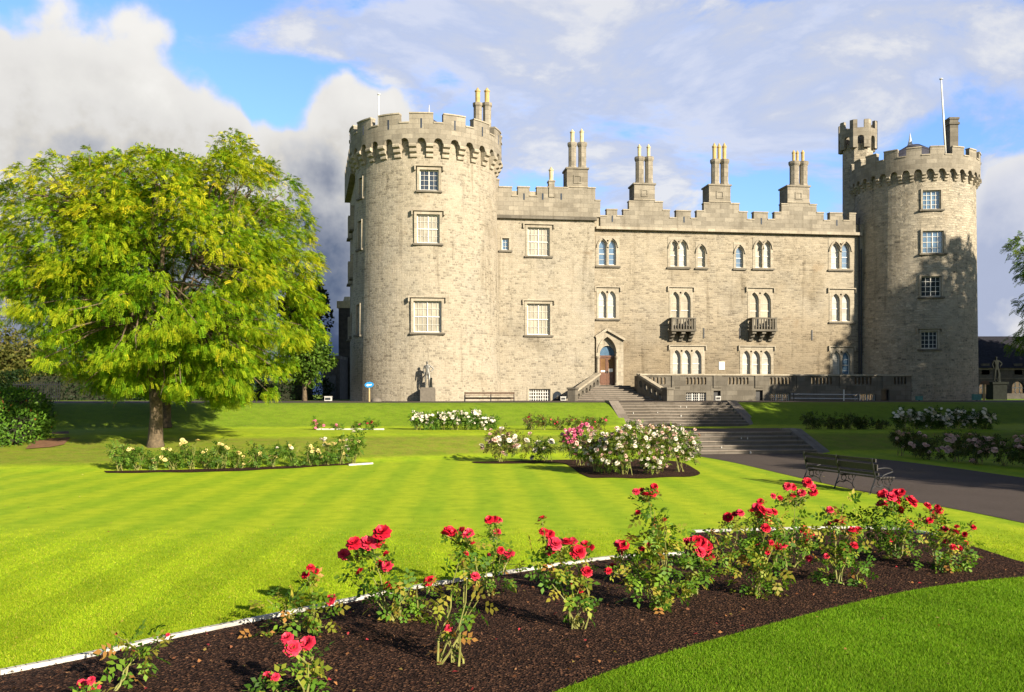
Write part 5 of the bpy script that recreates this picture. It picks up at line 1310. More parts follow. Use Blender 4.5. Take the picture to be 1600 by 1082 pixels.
def weeping_tree(name, label, base, cz, ax, ay, azu, azd, nclump, nspray, seed, leaf=.115, yellow=1.0, trunk_r=.30, fork=2.4, sx=0.0, group=None, shell=.62, tone=1.0, skirt=None, top=None):
    """broad pinnate-leaved tree: trunk with limbs, crown of drooping sprays in clumps"""
    rng = np.random.default_rng(seed); base = Vector(base)
    t = thing(name, label, 'tree', tuple(base), group)
    ctr = np.array([base.x + sx, base.y, cz])
    # clump centres in an uneven super-ellipsoid
    cs = []
    lobes = unit(rng.normal(0, 1, (16, 3))); la = rng.uniform(.80, 1.14, 16)
    while len(cs) < nclump:
        d = unit(rng.normal(0, 1, 3)); r = shell + (1 - shell) * rng.random() ** .55
        w = np.exp(6 * (lobes @ d - 1)); k = (w @ la) / w.sum()
        n_ = 3.0; a = np.array([ax, ay, azu if d[2] > 0 else azd])
        se = (np.abs(d) ** n_).sum() ** (-1 / n_)
        p = d * se * r * k * a
        if top is not None and p[2] < 0: p[0] *= 1 + .035 * p[2] * (p[0] < 0)
        if top is not None and p[2] > 0: p[2] *= np.interp(p[0], *top)
        rr = rng.uniform(.5, 1.05)
        if any(np.linalg.norm((p - c[0]) * (1, 1, 1.3)) < .58 * (rr + c[1]) * .62 for c in cs): 
            if rng.random() < .9: continue
        cs.append((p, rr, r))
    for _ in range(nclump // 7):                                  # loose tips standing out of the crown
        d = unit(rng.normal(0, 1, 3) + np.array([0, 0, .25])); w = np.exp(6 * (lobes @ d - 1)); k = (w @ la) / w.sum(); a = np.array([ax, ay, azu if d[2] > 0 else azd])
        cs.append((d * (np.abs(d) ** 2.5).sum() ** -.4 * k * a * rng.uniform(1.02, 1.13), rng.uniform(.30, .5), 1.0))
    # limbs
    chains = []; fk = Vector((base.x, base.y, base.z + fork))
    chains.append(([base + Vector((0, 0, -.35)), base + Vector((.0, 0, .25)), base + Vector((.03, .02, fork * .5)), fk], [trunk_r * 1.75, trunk_r * 1.12, trunk_r * .92, trunk_r * .95]))
    limbs = []
    for k in range(9):
        an = 2 * math.pi * k / 9 + rng.normal(0, .2); up = rng.uniform(.1, .8); tgt = Vector(ctr) + Vector((math.cos(an) * ax * .58, math.sin(an) * ay * .58, azu * (up - .25)))
        pts = bend(fk - Vector((0, 0, rng.uniform(0, .4))), tgt, rng, 6, .12, .35); limbs.append(pts); chains.append((pts, [trunk_r * (.5 - .42 * i / 6) for i in range(7)]))
    pts = bend(fk, Vector(ctr) + Vector((.4, 0, azu * .75)), rng, 7, 0, .4); limbs.append(pts); chains.append((pts, [trunk_r * (.72 - .6 * i / 7) for i in range(8)]))
    nodes = [v for l in limbs for v in l[2:]]
    for p, rr, r in cs:
        c = Vector(ctr + p); nd = min(nodes, key=lambda v: (v - c).length + max(0, v.z - c.z) * .4)
        chains.append((bend(nd, c, rng, 4, .10, .12), [.045, .038, .03, .022, .012]))
    branch_mesh('trunk', chains, t)
    # sprays
    P, O, K, E = [], [], [], []
    for p, rr, r in cs:
        out = unit(p / np.array([ax, ay, azu])); n = int(nspray * rr ** 2 * 1.3)
        d = unit(rng.normal(0, 1, (n, 3)) + out * .9 + np.array([0, 0, .15])); q = d * rng.uniform(.25, 1.0, (n, 1)) ** .6 * np.array([rr * 1.05, rr * 1.05, rr * .62])
        q[:, 2] -= .35 * (q[:, 0] ** 2 + q[:, 1] ** 2) / rr
        P.append(ctr + p + q); O.append(unit(d * np.array([1, 1, .35]) + out * .7)); K.append(np.full(n, r)); E.append(np.linalg.norm(q, axis=1) / rr)
    P = np.concatenate(P); O = np.concatenate(O); K = np.concatenate(K); E = np.concatenate(E)
    low = base.z + .9 if skirt is None else base.z + np.interp(P[:, 0] - base.x, *skirt) + .35 * np.sin(P[:, 0] * 2.7 + P[:, 1] * 1.9)
    if skirt is not None: low = np.where((P[:, 1] < base.y + .5) & (P[:, 0] < base.x - 1.2), np.maximum(low, base.z + 2.9), low)
    keep = P[:, 2] > low; P, O, K, E = P[keep], O[keep], K[keep], E[keep]
    n = len(P); npair = 6; ln = leaf * rng.uniform(.8, 1.2, n)
    tdir = unit(O + rng.normal(0, .5, (n, 3)) + np.array([0, 0, -.5]))
    nr = unit(rng.normal(0, .45, (n, 3)) + np.array([0, 0, .8]) + O * .5); nr = unit(nr - tdir * np.sum(nr * tdir, 1, keepdims=True)); s = unit(np.cross(nr, tdir))
    bs, ds = [], []
    for k in range(npair):
        at = P + tdir * (ln * .45 * (k + .6))[:, None] + np.array([0, 0, -1.0]) * (ln * .03 * k * k)[:, None]
        for sg in (-1, 1): bs.append(at); ds.append(unit(s * sg + tdir * .55))
    m_ = len(bs); B = np.stack(bs, 1).reshape(-1, 3); D = np.stack(ds, 1).reshape(-1, 3)
    N = np.repeat(nr, m_, 0) + rng.normal(0, .2, (n * m_, 3)); N = unit(N - D * np.sum(N * D, 1, keepdims=True)); LL = np.repeat(ln, m_)
    V, F = leaflets(B, D, N, LL, LL * .42)
    # young yellow leaves at the ends of the outer sprays, green further in
    ypow = np.clip((K - .62) / .38, 0, 1) * np.clip((E - .35) / .6, 0, 1); ypow *= (.35 + .9 * np.clip((P[:, 2] - (cz - azd)) / (azu + azd), 0, 1))
    cy = np.concatenate([np.full(int(nspray * rr ** 2 * 1.3), rng.uniform(.35, 1.35)) for p, rr, r in cs])[keep]
    yy = np.clip(ypow * yellow * cy * .84 + rng.normal(0, .16, n), 0, 1)
    c1 = palette(rng, n, [(.055, .145, .005), (.092, .205, .007), (.145, .26, .009), (.20, .30, .012)], [2.5, 4, 3.5, 2.2]); c2 = palette(rng, n, [(.46, .43, .016), (.56, .46, .02), (.36, .38, .014)], [3, 1.6, 3])
    c = (c1 + (c2 - c1) * yy[:, None]) * tone
    np_mesh('crown', V, F, M['treeleaf'], t, np.repeat(c, m_, 0))
    return t
tb = gpx(243, 698)
weeping_tree('yellow_leaf_tree', 'large spreading tree with yellow-tipped green leaves on the lawn, left of the castle', tb, tb.z + 6.75, 5.0, 4.8, 3.85, 4.9, 400, 205, 4, sx=.08, leaf=.072, trunk_r=.26, shell=.5, top=([-6, -4, -1, 1.2, 3.0, 4.2, 6], [.98, 1.02, .98, 1.06, 1.28, 1.2, 1.0]), skirt=([-6, -4, -2, 0, 2, 3.5, 6], [1.5, 1.6, 2.0, 2.3, 1.8, .9, .7]))
tb2 = gpx(259, 668)
weeping_tree('yellow_leaf_tree', 'second yellow-leaved tree standing just behind the large one', tb2, tb2.z + 5.2, 4.4, 3.6, 4.2, 3.6, 120, 80, 8, trunk_r=.24, yellow=.5)

def leafy_tree(name, label, base, h, rw, cols, seed, leaf=.35, n=9000, trunk_r=.3, clear=.22, group=None, weights=None, nl=38, flat=1.0):
    rng = np.random.default_rng(seed); base = Vector(base); t = thing(name, label, 'tree', tuple(base), group)
    z0, z1 = base.z + h * clear, base.z + h; ctr = np.array([base.x, base.y, (z0 + z1) / 2]); a = np.array([rw, rw, (z1 - z0) / 2])
    L = unit(rng.normal(0, 1, (nl, 3))) * rng.uniform(.45, .78, (nl, 1)) * a; rad = rng.uniform(.26, .42, nl) * rw
    w = rad ** 2; pick = rng.choice(nl, n, p=w / w.sum()); d = unit(rng.normal(0, 1, (n, 3)))
    P = ctr + L[pick] + d * (rad[pick] * rng.uniform(.55, 1.08, n) ** .5)[:, None] * np.array([1, 1, flat])
    tdir = unit(d + rng.normal(0, .7, (n, 3)) + np.array([0, 0, -.3])); nr = unit(d * .8 + rng.normal(0, .6, (n, 3)) + np.array([0, 0, .5])); nr = unit(nr - tdir * np.sum(nr * tdir, 1, keepdims=True))
    ll = leaf * rng.uniform(.6, 1.3, n); V, F = leaflets(P, tdir, nr, ll, ll * .7)
    ch = [([base + Vector((0, 0, -.3)), base + Vector((0, 0, h * clear)), Vector((base.x, base.y, base.z + h * .6)), Vector((base.x + .2, base.y, base.z + h * .85))], [trunk_r * 1.4, trunk_r, trunk_r * .6, .05])]
    for k in range(nl):
        s = Vector((base.x, base.y, base.z + h * rng.uniform(clear, .6))); ch.append((bend(s, Vector(ctr + L[k]), rng, 4, .08, .2), [trunk_r * .35, trunk_r * .28, trunk_r * .2, trunk_r * .12, .03]))
    branch_mesh('trunk', ch, t)
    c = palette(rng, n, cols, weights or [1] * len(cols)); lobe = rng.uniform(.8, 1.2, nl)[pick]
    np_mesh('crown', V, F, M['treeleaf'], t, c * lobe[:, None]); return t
def tcopy(src, loc, rz, sc, label):
    r = src.copy(); COL.objects.link(r); r.location = loc; r.rotation_euler = (0, 0, rz); r.scale = (min(sc, 1.2), min(sc, 1.2), sc); r['label'] = label
    for ch in src.children:
        c = ch.copy(); COL.objects.link(c); c.parent = r
    return r
G1 = [(.030, .075, .010), (.045, .10, .012), (.065, .125, .015), (.02, .05, .010)]
G2 = [(.10, .105, .025), (.075, .085, .02), (.13, .12, .03)]
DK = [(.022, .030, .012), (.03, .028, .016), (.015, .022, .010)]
def at(px, Y): return Vector(((px - 800) / FOC * Y, Y, ZT))
leafy_tree('broadleaf_tree', 'round mid green tree between the yellow tree and the left tower', at(476, 62), 5.9, 2.1, [(.05, .10, .012), (.075, .135, .016), (.10, .165, .02)], 21, .24, 5200, .16, .10)
leafy_tree('copper_tree', 'dark purplish tree peeping out behind the yellow tree', at(474, 82), 12.4, 2.6, [(.028, .036, .014), (.034, .032, .018)], 22, .34, 6000)
leafy_tree('broadleaf_tree', 'brownish green tree low at the far left edge', at(-10, 100), 8.2, 5.2, G2, 23, .40, 8000, clear=.05)
leafy_tree('broadleaf_tree', 'olive green tree behind the laurel hedge', at(60, 108), 7.6, 4.6, G2 + G1[:1], 24, .40, 7000, clear=.05)
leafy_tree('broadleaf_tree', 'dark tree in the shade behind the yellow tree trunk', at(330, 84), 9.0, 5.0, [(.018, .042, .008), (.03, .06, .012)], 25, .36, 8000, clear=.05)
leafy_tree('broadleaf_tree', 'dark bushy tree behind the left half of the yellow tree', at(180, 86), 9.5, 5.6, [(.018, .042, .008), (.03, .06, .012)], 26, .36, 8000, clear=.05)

# trees standing right of the garden; they shade the terraces and the right tower
sh0 = leafy_tree('shade_tree', 'tall leafy tree right of the path, nearest the photographer', (36.5, 8.5, 0), 15.5, 5.6, G1, 31, .44, 21000, .35, .16, 'shade trees right of the garden')
SH = [(42, 19, 19.5), (49, 30, 20.0), (57.2, 43.4, 28.5), (52, 46, 20.5), (62, 31, 22), (40, 13, 21), (34.5, 21.5, 15.5), (38.5, 33, 17), (37.5, 49.5, 14.5), (43, 41, 17.5), (79, 89, 27), (93, 92, 28), (31.5, 10, 13)]
nm = ['second', 'third', 'tallest', 'slim inner', 'outer', 'outermost near', 'low inner', 'middle inner', 'innermost', 'broad inner', 'far', 'farthest', 'path-side']
for i, (x, y, h) in enumerate(SH):
    tcopy(sh0, (x, y, 0), 1.3 * i + .5, h / 15.5, f'{nm[i]} leafy shade tree right of the garden')
# branch hanging into the view on the right
weeping_tree('drooping_tree', 'green drooping tree whose outer branches hang beside the right tower', (26.5, 38.5, .6), 7.4, 4.0, 4.3, 2.9, 3.4, 110, 75, 12, yellow=.10, trunk_r=.22, leaf=.10, tone=.6, shell=.55)

# laurel hedge, clipped yew and railing at the left
def hedge(name, label, boxes, leaf, cols, seed, dens, wts=None):
    rng = np.random.default_rng(seed); V_, F_, C_ = [], [], []; k = 0
    c0 = boxes[0][0]; t = thing(name, label, 'hedge', (c0[0], c0[1], H(c0[0], c0[1])))
    for c, a in boxes:
        c = np.array(c, float); a = np.array(a, float); n = int(dens * (a[0] * a[1] + a[0] * a[2] + a[1] * a[2]))
        d = unit(rng.normal(0, 1, (n, 3))); n_ = 4.0; se = (np.abs(d) ** n_).sum(1, keepdims=True) ** (-1 / n_)
        bump = 1 + .07 * np.sin(d[:, :1] * 9 + c[0]) * np.sin(d[:, 2:] * 8 + 1) + .05 * np.sin(d[:, 1:2] * 13)
        P = c + d * se * a * bump * rng.uniform(.86, 1.03, (n, 1))
        P = P[P[:, 2] > Hn(P[:, 0], P[:, 1]) + .03]; n = len(P); d = unit((P - c) / a)
        tdir = unit(d * .6 + rng.normal(0, .6, (n, 3)) + np.array([0, 0, .2])); nr = unit(d + rng.normal(0, .45, (n, 3)) + np.array([0, 0, .45])); nr = unit(nr - tdir * np.sum(nr * tdir, 1, keepdims=True))
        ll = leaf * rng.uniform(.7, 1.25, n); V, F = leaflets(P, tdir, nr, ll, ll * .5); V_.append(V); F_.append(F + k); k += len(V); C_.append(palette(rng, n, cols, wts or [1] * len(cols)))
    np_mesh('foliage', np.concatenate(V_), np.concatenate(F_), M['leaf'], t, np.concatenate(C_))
    m = MB()
    for c, a in boxes: m.box(Fr((c[0], c[1], 0), (1, 0), (0, -1)), -a[0] * .58, a[0] * .58, -a[1] * .58, a[1] * .58, H(c[0], c[1]) - .1, c[2] + a[2] * .58)
    m.build('inner_twigs', M['twig'], t)
LAU = [(.055, .13, .012), (.085, .18, .018), (.12, .22, .025), (.035, .08, .010), (.30, .12, .03)]
h1, h2, h3 = gpx(20, 700), gpx(-25, 702), gpx(62, 672)
hedge('laurel_hedge', 'glossy green laurel hedge at the left edge of the lawn', [((h1.x - 1.05, h1.y + 1.4, h1.z + .62), (1.35, 1.4, .85)), ((h2.x - .9, h2.y + 1.5, h2.z + .75), (1.3, 1.6, 1.0)), ((h1.x - 2.2, h1.y + 3.2, h1.z + 1.15), (1.5, 1.5, 1.0))], .15, LAU, 41, 900, [4, 4, 3, 3, .25])
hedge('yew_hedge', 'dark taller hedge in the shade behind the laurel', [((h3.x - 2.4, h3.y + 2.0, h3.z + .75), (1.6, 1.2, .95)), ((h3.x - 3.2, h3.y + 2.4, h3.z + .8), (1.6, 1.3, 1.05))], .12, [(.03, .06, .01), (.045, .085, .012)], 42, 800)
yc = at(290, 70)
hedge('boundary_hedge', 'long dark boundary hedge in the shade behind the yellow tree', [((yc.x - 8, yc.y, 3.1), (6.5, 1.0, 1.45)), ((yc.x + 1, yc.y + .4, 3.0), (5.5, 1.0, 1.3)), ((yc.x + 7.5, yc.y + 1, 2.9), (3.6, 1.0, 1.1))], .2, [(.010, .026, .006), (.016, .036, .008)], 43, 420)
fn = thing('iron_railing', 'dark iron railing above the laurel hedge', 'railing', tuple(at(55, 60)))
m = MB(); x0, x1 = at(20, 60).x, at(95, 60).x
for z in (2.35, 3.15): m.box(WF, x0, x1, -60.03, -59.97, z, z + .05)
m.build('rails', M['iron'], fn)
for i in range(22):
    x = x0 + (x1 - x0) * (i + .5) / 22; m = MB(); m.box(WF, x - .018, x + .018, -60.02, -59.98, 1.95, 3.35); m.build('paling', M['iron'], fn)

# ================================================================== roses
def bloom_mesh(seed, m_, n_rings=((7, .46, .05), (7, .42, .45), (6, .33, .80), (5, .22, 1.08), (3, .12, 1.35))):
    """a full rose, diameter 1: rings of cupped petals"""
    rng = random.Random(seed); V, F = [], []
    for ring, (cnt, rad, tilt) in enumerate(n_rings):
        for k in range(cnt):
            a = 2 * math.pi * (k + .5 * (ring % 2)) / cnt + rng.uniform(-.15, .15); w = rad * (1.35 if ring < 2 else 1.1) * rng.uniform(.9, 1.1); L = (rad * 1.02 if ring < 2 else rad * 1.25) * rng.uniform(.92, 1.08); ti = tilt + rng.uniform(-.12, .12)
            i0 = len(V)
            for r in range(4):
                t = r / 3
                for c in (-1, -.33, .33, 1):
                    ww = w * .5 * math.sin(min(1, t * .85 + .18) * math.pi * .62) * c
                    cup = -.10 * (1 - abs(c)) * math.sin(t * math.pi) + .05 * abs(c)
                    curl = -.16 * max(0, t - .7) / .3 * (ring < 2)
                    o = L * t * math.cos(ti) + .02; z = L * t * math.sin(ti) + cup * L + curl * L + .015 * rng.uniform(-1, 1)
                    V.append((o * math.cos(a) - ww * math.sin(a), o * math.sin(a) + ww * math.cos(a), z - .06))
            for r in range(3):
                for c in range(3): p = i0 + r * 4 + c; F.append((p, p + 1, p + 5, p + 4))
    me = bpy.data.meshes.new('rose_bloom'); me.from_pydata(V, [], F); me.polygons.foreach_set('use_smooth', [True] * len(F)); me.materials.append(m_); return me
BL = {k: [bloom_mesh(10 * i + j, M['petal_' + k]) for j in range(3)] for i, k in enumerate(('red', 'pinkred', 'white', 'blush', 'pink', 'yellow'))}
def add_bloom(parent, p, dia, kind, rng, face=(0, -.45, .75), spread=.4):
    if kind == 'red' and rng.random() < .25: kind = 'pinkred'
    o = link('rose_bloom', BL[kind][int(rng.integers(3))], parent)
    d = Vector((face[0] + rng.normal(0, spread), face[1] + rng.normal(0, spread), face[2])).normalized()
    o.rotation_euler = d.to_track_quat('Z', 'Y').to_euler(); o.rotation_euler.rotate_axis('Z', float(rng.uniform(0, 6)))
    o.location = Vector(p) - wl(parent); o.scale = (dia, dia, dia * .95); return o
RL = [(.048, .110, .012), (.080, .165, .016), (.13, .225, .020), (.21, .235, .028), (.30, .26, .04), (.32, .16, .045)]

def red_rose(label, base, blooms, leaves, seed, autumn=.18, canes=3, dark=1.0):
    """blooms and leaf clusters are given where the photograph shows them; base is the pixel of the foot"""
    rng = np.random.default_rng(seed); bp = Vector((*g0(*base), 0)); Y0 = bp.y
    t = thing('rose_bush', label, 'rose bush', tuple(bp), 'red roses in the front bed')
    W = lambda px, py, dy: Vector(((px - 800) / FOC * (Y0 + dy), Y0 + dy, EYE + (HOR - py) / FOC * (Y0 + dy)))
    sc = Y0 / FOC
    mb = MB(); feet = [bp + Vector((rng.normal(0, .05), rng.normal(0, .05), -.03)) for _ in range(canes)]
    bl = [(W(b[0], b[1], float(rng.uniform(-.22, .22))), b[2] * sc, b[3] if len(b) > 3 else 'red') for b in blooms]
    lv = [(W(l[0], l[1], float(rng.uniform(-.08, .08))), l[2] * sc, l[3] if len(l) > 3 else 1.0) for l in leaves]
    V_, F_, C_ = [], [], []; k0 = 0
    def put(P, out, size, npair=2, aut=autumn):
        nonlocal k0
        V, F, m_ = compound(rng, P, out, size, npair); n = len(P)
        w = np.array([2, 3.5, 3.5, 2, 1, .5]); w[3:] *= aut / .18
        V_.append(V); F_.append(F + k0); k0 += len(V); C_.append(np.repeat(palette(rng, n, RL, w) * dark, m_, 0))
    # canes: foot -> nearest leaf cluster -> bloom
    for p, r, dn in lv:
        f = feet[int(rng.integers(canes))]
        for _ in range(1):
            q = p + Vector((rng.normal(0, r * .35), rng.normal(0, r * .3), r * rng.uniform(-.1, .5))); pts = bend(f, q, rng, 4, .02, .05); mb.tube(pts, [.013, .010, .008, .006, .003], 5)
    for p, d, kd in bl:
        near = [l for l in lv if l[0].z < p.z - .02] or lv
        c = min(near, key=lambda l: (l[0] - p).length) if near else None
        s = c[0] + Vector((rng.normal(0, c[1] * .3), rng.normal(0, c[1] * .2), 0)) if c else feet[0]
        pts = bend(s, p + Vector((0, 0, -d * .2)), rng, 4, .02, .025); mb.tube(pts, [.008, .007, .006, .005, .005], 5)
        n = 5; tt = rng.random(n) * .8 + .1
        P = np.array([tuple(Vector(s).lerp(p, x)) for x in tt]) + rng.normal(0, .02, (n, 3)); put(P, unit(rng.normal(0, 1, (n, 3)) + np.array([0, -.3, .1])), .05, 1)
        P = np.array([tuple(p)] * 2) + np.array([0, 0, -d * .45]) + rng.normal(0, .02, (2, 3)); put(P, unit(rng.normal(0, 1, (2, 3)) * np.array([1, 1, .2])), .05, 1)
    for p, r, dn in lv:
        n = max(8, int(43 * dn * (r / .35) ** 1.6)); d = unit(rng.normal(0, 1, (n, 3))); P = np.array(p) + d * rng.uniform(.1, 1, (n, 1)) ** .5 * r * np.array([1.02, .8, .92])
        P[:, 2] = np.maximum(P[:, 2], .05); put(P, unit(d + np.array([0, -.2, .2])), rng.uniform(.050, .082, n))
    mb.build('stems', M['stem'], t, weld=False)
    np_mesh('foliage', np.concatenate(V_), np.concatenate(F_), M['leaf'], t, np.concatenate(C_))
    for p, d, kd in bl: add_bloom(t, p, d * 1.0, kd, rng, (0, -.55, .7), .35)
    return t
B_ = lambda *a: a
red_rose('low stumpy rose bush without flowers beside the white edging, far left', (190, 1077), [(262, 992, 7, 'pinkred'), (182, 990, 6, 'pinkred')], [(205, 1008, 38, 1.1), (196, 1040, 24, .9), (228, 1022, 20, .7)], 101, .35, 2)
red_rose('rose bush at the bottom left corner with three pinkish red flowers', (140, 1118), [(128, 1068, 15, 'pinkred'), (142, 1063, 14, 'pinkred'), (147, 1075, 20, 'pinkred')], [(140, 1105, 24, .6)], 102)
red_rose('rose bush with one big double pinkish red flower low at the front', (472, 1090), [(457, 1012, 26, 'pinkred'), (480, 1005, 26, 'pinkred'), (448, 996, 20, 'pinkred')], [(478, 1036, 22, 1.2), (462, 1062, 30, 1.1), (482, 1076, 28, 1)], 103)
red_rose('tiny rose plant with two small red flowers near the bottom edge', (424, 1092), [(416, 1056, 14, 'pinkred'), (430, 1058, 14, 'pinkred')], [(424, 1076, 16, .9)], 104)
red_rose('yellowish rose bush leaning over the white edging, single tall flower cluster', (486, 992), [(477, 898, 13), (486, 887, 14), (493, 893, 12), (516.5, 937, 19, 'pinkred')], [(430, 945, 24, .9), (462, 950, 32, 1), (490, 955, 36, 1.1), (500, 975, 28, 1), (408, 1008, 20, .7), (440, 975, 24, .8), (484, 915, 12, .7)], 105, .45, 4)
red_rose('tall rose bush with a dozen crimson flowers at its top, left of the bare stems', (612, 972), [(538, 866, 20), (553, 848, 24), (562, 858, 20), (575, 848, 28, 'pinkred'), (590, 846, 22), (597, 831, 28), (561.5, 864, 15), (603, 865, 13), (604, 884, 20), (592, 881, 13), (561, 892, 13), (608.5, 915, 18), (619, 916, 14)], [(575, 872, 28, .7), (590, 898, 40, 1.1), (566, 905, 24, .8), (617, 940, 34, .9), (632, 925, 22, .8), (600, 930, 30, .8), (625, 962, 22, .7)], 106, .14, 4)
red_rose('small rose bush with one red flower and orange leaves by the edging', (662, 968), [(669, 908, 15), (676, 905, 13)], [(668, 925, 22, .8), (650, 945, 26, .8), (680, 938, 22, .7), (655, 960, 22, .6)], 107, .5, 3)
red_rose('tallest lanky rose with bare green canes and four crimson clusters', (700, 1040), [(695, 833, 14), (703, 830, 20), (709, 832, 13), (721, 828, 12), (733, 832, 17), (728, 836, 13), (735, 848, 15), (743, 900, 15), (700, 982, 12, 'pinkred'), (729, 865, 9), (724, 880, 9)], [(728, 855, 18, .7), (718, 885, 24, .8), (738, 892, 16, .9), (722, 915, 26, .55), (735, 945, 24, .6), (705, 950, 22, .35), (693, 985, 30, .55), (712, 1000, 24, .5)], 108, .40, 4)
red_rose('slender dark-leaved rose with small crimson clusters behind the lanky rose', (765, 932), [(764, 812, 15), (772, 811, 13), (779, 813, 12), (776, 832, 14), (787, 870, 20), (795, 865, 18), (791, 876, 15), (782, 860, 12), (764, 867, 7)], [(770, 842, 14, .7), (762, 880, 30, .9), (785, 893, 32, 1), (750, 895, 22, .7), (775, 915, 26, .6)], 109, .10, 3, .8)
red_rose('rose bush with a wide row of crimson flowers atop one leaning cane', (903, 985), [(846.6, 810, 15), (850, 831, 16), (858, 835, 17), (861, 858, 22), (868, 849, 22), (875, 848, 14), (886, 846, 19), (894, 846, 18), (903.5, 862, 24), (914, 851, 16), (922, 856, 15), (917, 893, 18), (895, 912, 10), (907, 924, 9)], [(850, 872, 20, .7), (880, 878, 36, 1.1), (860, 893, 26, .7), (905, 890, 30, .9), (893, 920, 28, .7), (912, 945, 26, .5), (900, 962, 22, .4)], 110, .25, 4)
red_rose('broad tall rose bush in mid-bed with a spire of small flowers at its top', (1040, 952), [(994, 768, 12), (1002, 767, 12), (1009, 772.5, 13), (1022, 761, 13), (1019, 772.5, 13), (1025, 769, 9), (997.6, 800.6, 12), (1022.6, 813, 9), (1024, 822, 8), (1038, 812, 7), (967, 850, 17), (974, 852, 18), (971, 860, 15), (1003, 858, 13), (1014, 854, 15), (957, 884, 12), (951, 892, 12)], [(1008, 785, 14, .6), (1018, 805, 20, .7), (1032, 835, 34, 1.1), (1010, 850, 26, .8), (1050, 855, 30, 1), (1022, 880, 50, 1.1), (985, 895, 36, .8), (1045, 905, 50, 1), (1010, 920, 44, .9), (1040, 930, 36, .7)], 111, .22, 5)
red_rose('rose bush with a heavy crimson cluster in front of the white edging', (1092, 935), [(1077, 849, 22), (1087, 845, 18), (1093, 849, 24), (1103, 853, 24), (1095, 862, 18), (1108, 870, 18), (1097, 872, 14), (1085, 856, 16)], [(1090, 880, 22, .8), (1080, 900, 26, .9), (1098, 890, 24, .9), (1085, 920, 24, .6)], 112, .2, 3)
red_rose('low yellowish rose bush with three small round flowers near the edging gap', (1132, 895), [(1137, 808, 17), (1148, 803, 9), (1156.5, 801, 13, 'pinkred')], [(1146, 830, 22, .7), (1120, 850, 30, .8), (1148, 855, 34, 1), (1128, 875, 30, .8)], 113, .5, 3)
red_rose('full rose bush with a tall stack of crimson flowers in the right half', (1184, 932), [(1188, 784, 12), (1175, 798, 12), (1181, 792, 14), (1192, 797, 18), (1186, 803, 13), (1201, 800, 14), (1209.5, 800, 13), (1191, 813, 20), (1200, 814, 18), (1197, 824.5, 15), (1187, 853, 15), (1196, 860, 16), (1206.4, 850, 10), (1213.5, 853, 13), (1222.7, 852, 15), (1205, 848, 9)], [(1178, 828, 28, 1), (1205, 838, 28, .9), (1187, 872, 44, 1.1), (1165, 880, 34, .8), (1210, 885, 36, .8), (1181, 905, 40, .9), (1200, 915, 30, .6)], 114, .25, 4)
red_rose('rose bush rising before the bench with two fat crimson heads', (1238, 888), [(1230, 760, 14), (1238, 761, 14), (1252, 770, 14), (1239, 774, 9), (1208.5, 775, 10), (1219, 778, 9), (1262, 754, 16), (1268, 760, 18), (1270.5, 769, 15), (1257, 828, 16), (1265, 834, 14), (1256, 844, 12)], [(1240, 790, 22, .6), (1228, 812, 26, .8), (1236, 838, 36, 1.1), (1252, 850, 28, .9), (1240, 866, 30, .8)], 115, .2, 4)
red_rose('airy rose bush with scattered pale red flowers and lit lower leaves', (1313, 914), [(1308, 815, 15), (1316, 815, 13), (1297, 797, 12, 'pinkred'), (1331.5, 827.6, 12), (1341, 828, 15), (1325, 852, 13), (1335.5, 852, 12), (1291, 869, 10), (1264, 873, 12, 'pinkred'), (1293, 818, 10, 'pinkred')], [(1319, 788, 14, .5), (1300, 810, 14, .5), (1318, 838, 36, .9), (1290, 850, 26, .6), (1330, 862, 30, .8), (1315, 885, 44, 1.2), (1340, 893, 18, .6)], 116, .3, 4)
red_rose('dark-leaved low rose bush without flowers right of the airy bush', (1358, 868), [], [(1350, 808, 22, .9), (1366, 818, 26, .9), (1358, 838, 28, .8)], 117, .05, 3, .8)
red_rose('rose bush with a crown of crimson flowers in front of the bench end', (1398, 872), [(1377, 772, 13), (1383, 769, 12), (1393, 776, 17), (1401, 772, 19), (1408, 769, 13), (1375, 787, 13), (1384, 787, 12), (1403, 781, 16), (1425, 783, 21), (1406, 796, 14), (1422, 818, 13), (1392, 839, 16), (1388, 779, 12)], [(1395, 800, 24, .7), (1390, 818, 34, 1.1), (1410, 828, 34, 1), (1395, 848, 32, .9)], 118, .12, 4, .9)
red_rose('rightmost rose bush with many small red flowers at the tip of the bed', (1476, 892), [(1450, 790, 13), (1456, 798, 11), (1468, 797, 12), (1461, 808, 14), (1452, 813, 11), (1476, 827, 13), (1487, 831, 12), (1495, 823, 9), (1494, 831, 11), (1507, 835, 9), (1521, 824, 9), (1509, 848, 11), (1477, 846, 10), (1490, 855, 10), (1499, 856, 11), (1464, 792, 9)], [(1458, 822, 20, .7), (1462, 842, 34, 1), (1488, 850, 40, .9), (1478, 870, 38, 1), (1448, 868, 26, .6), (1505, 862, 22, .5)], 119, .3, 4)

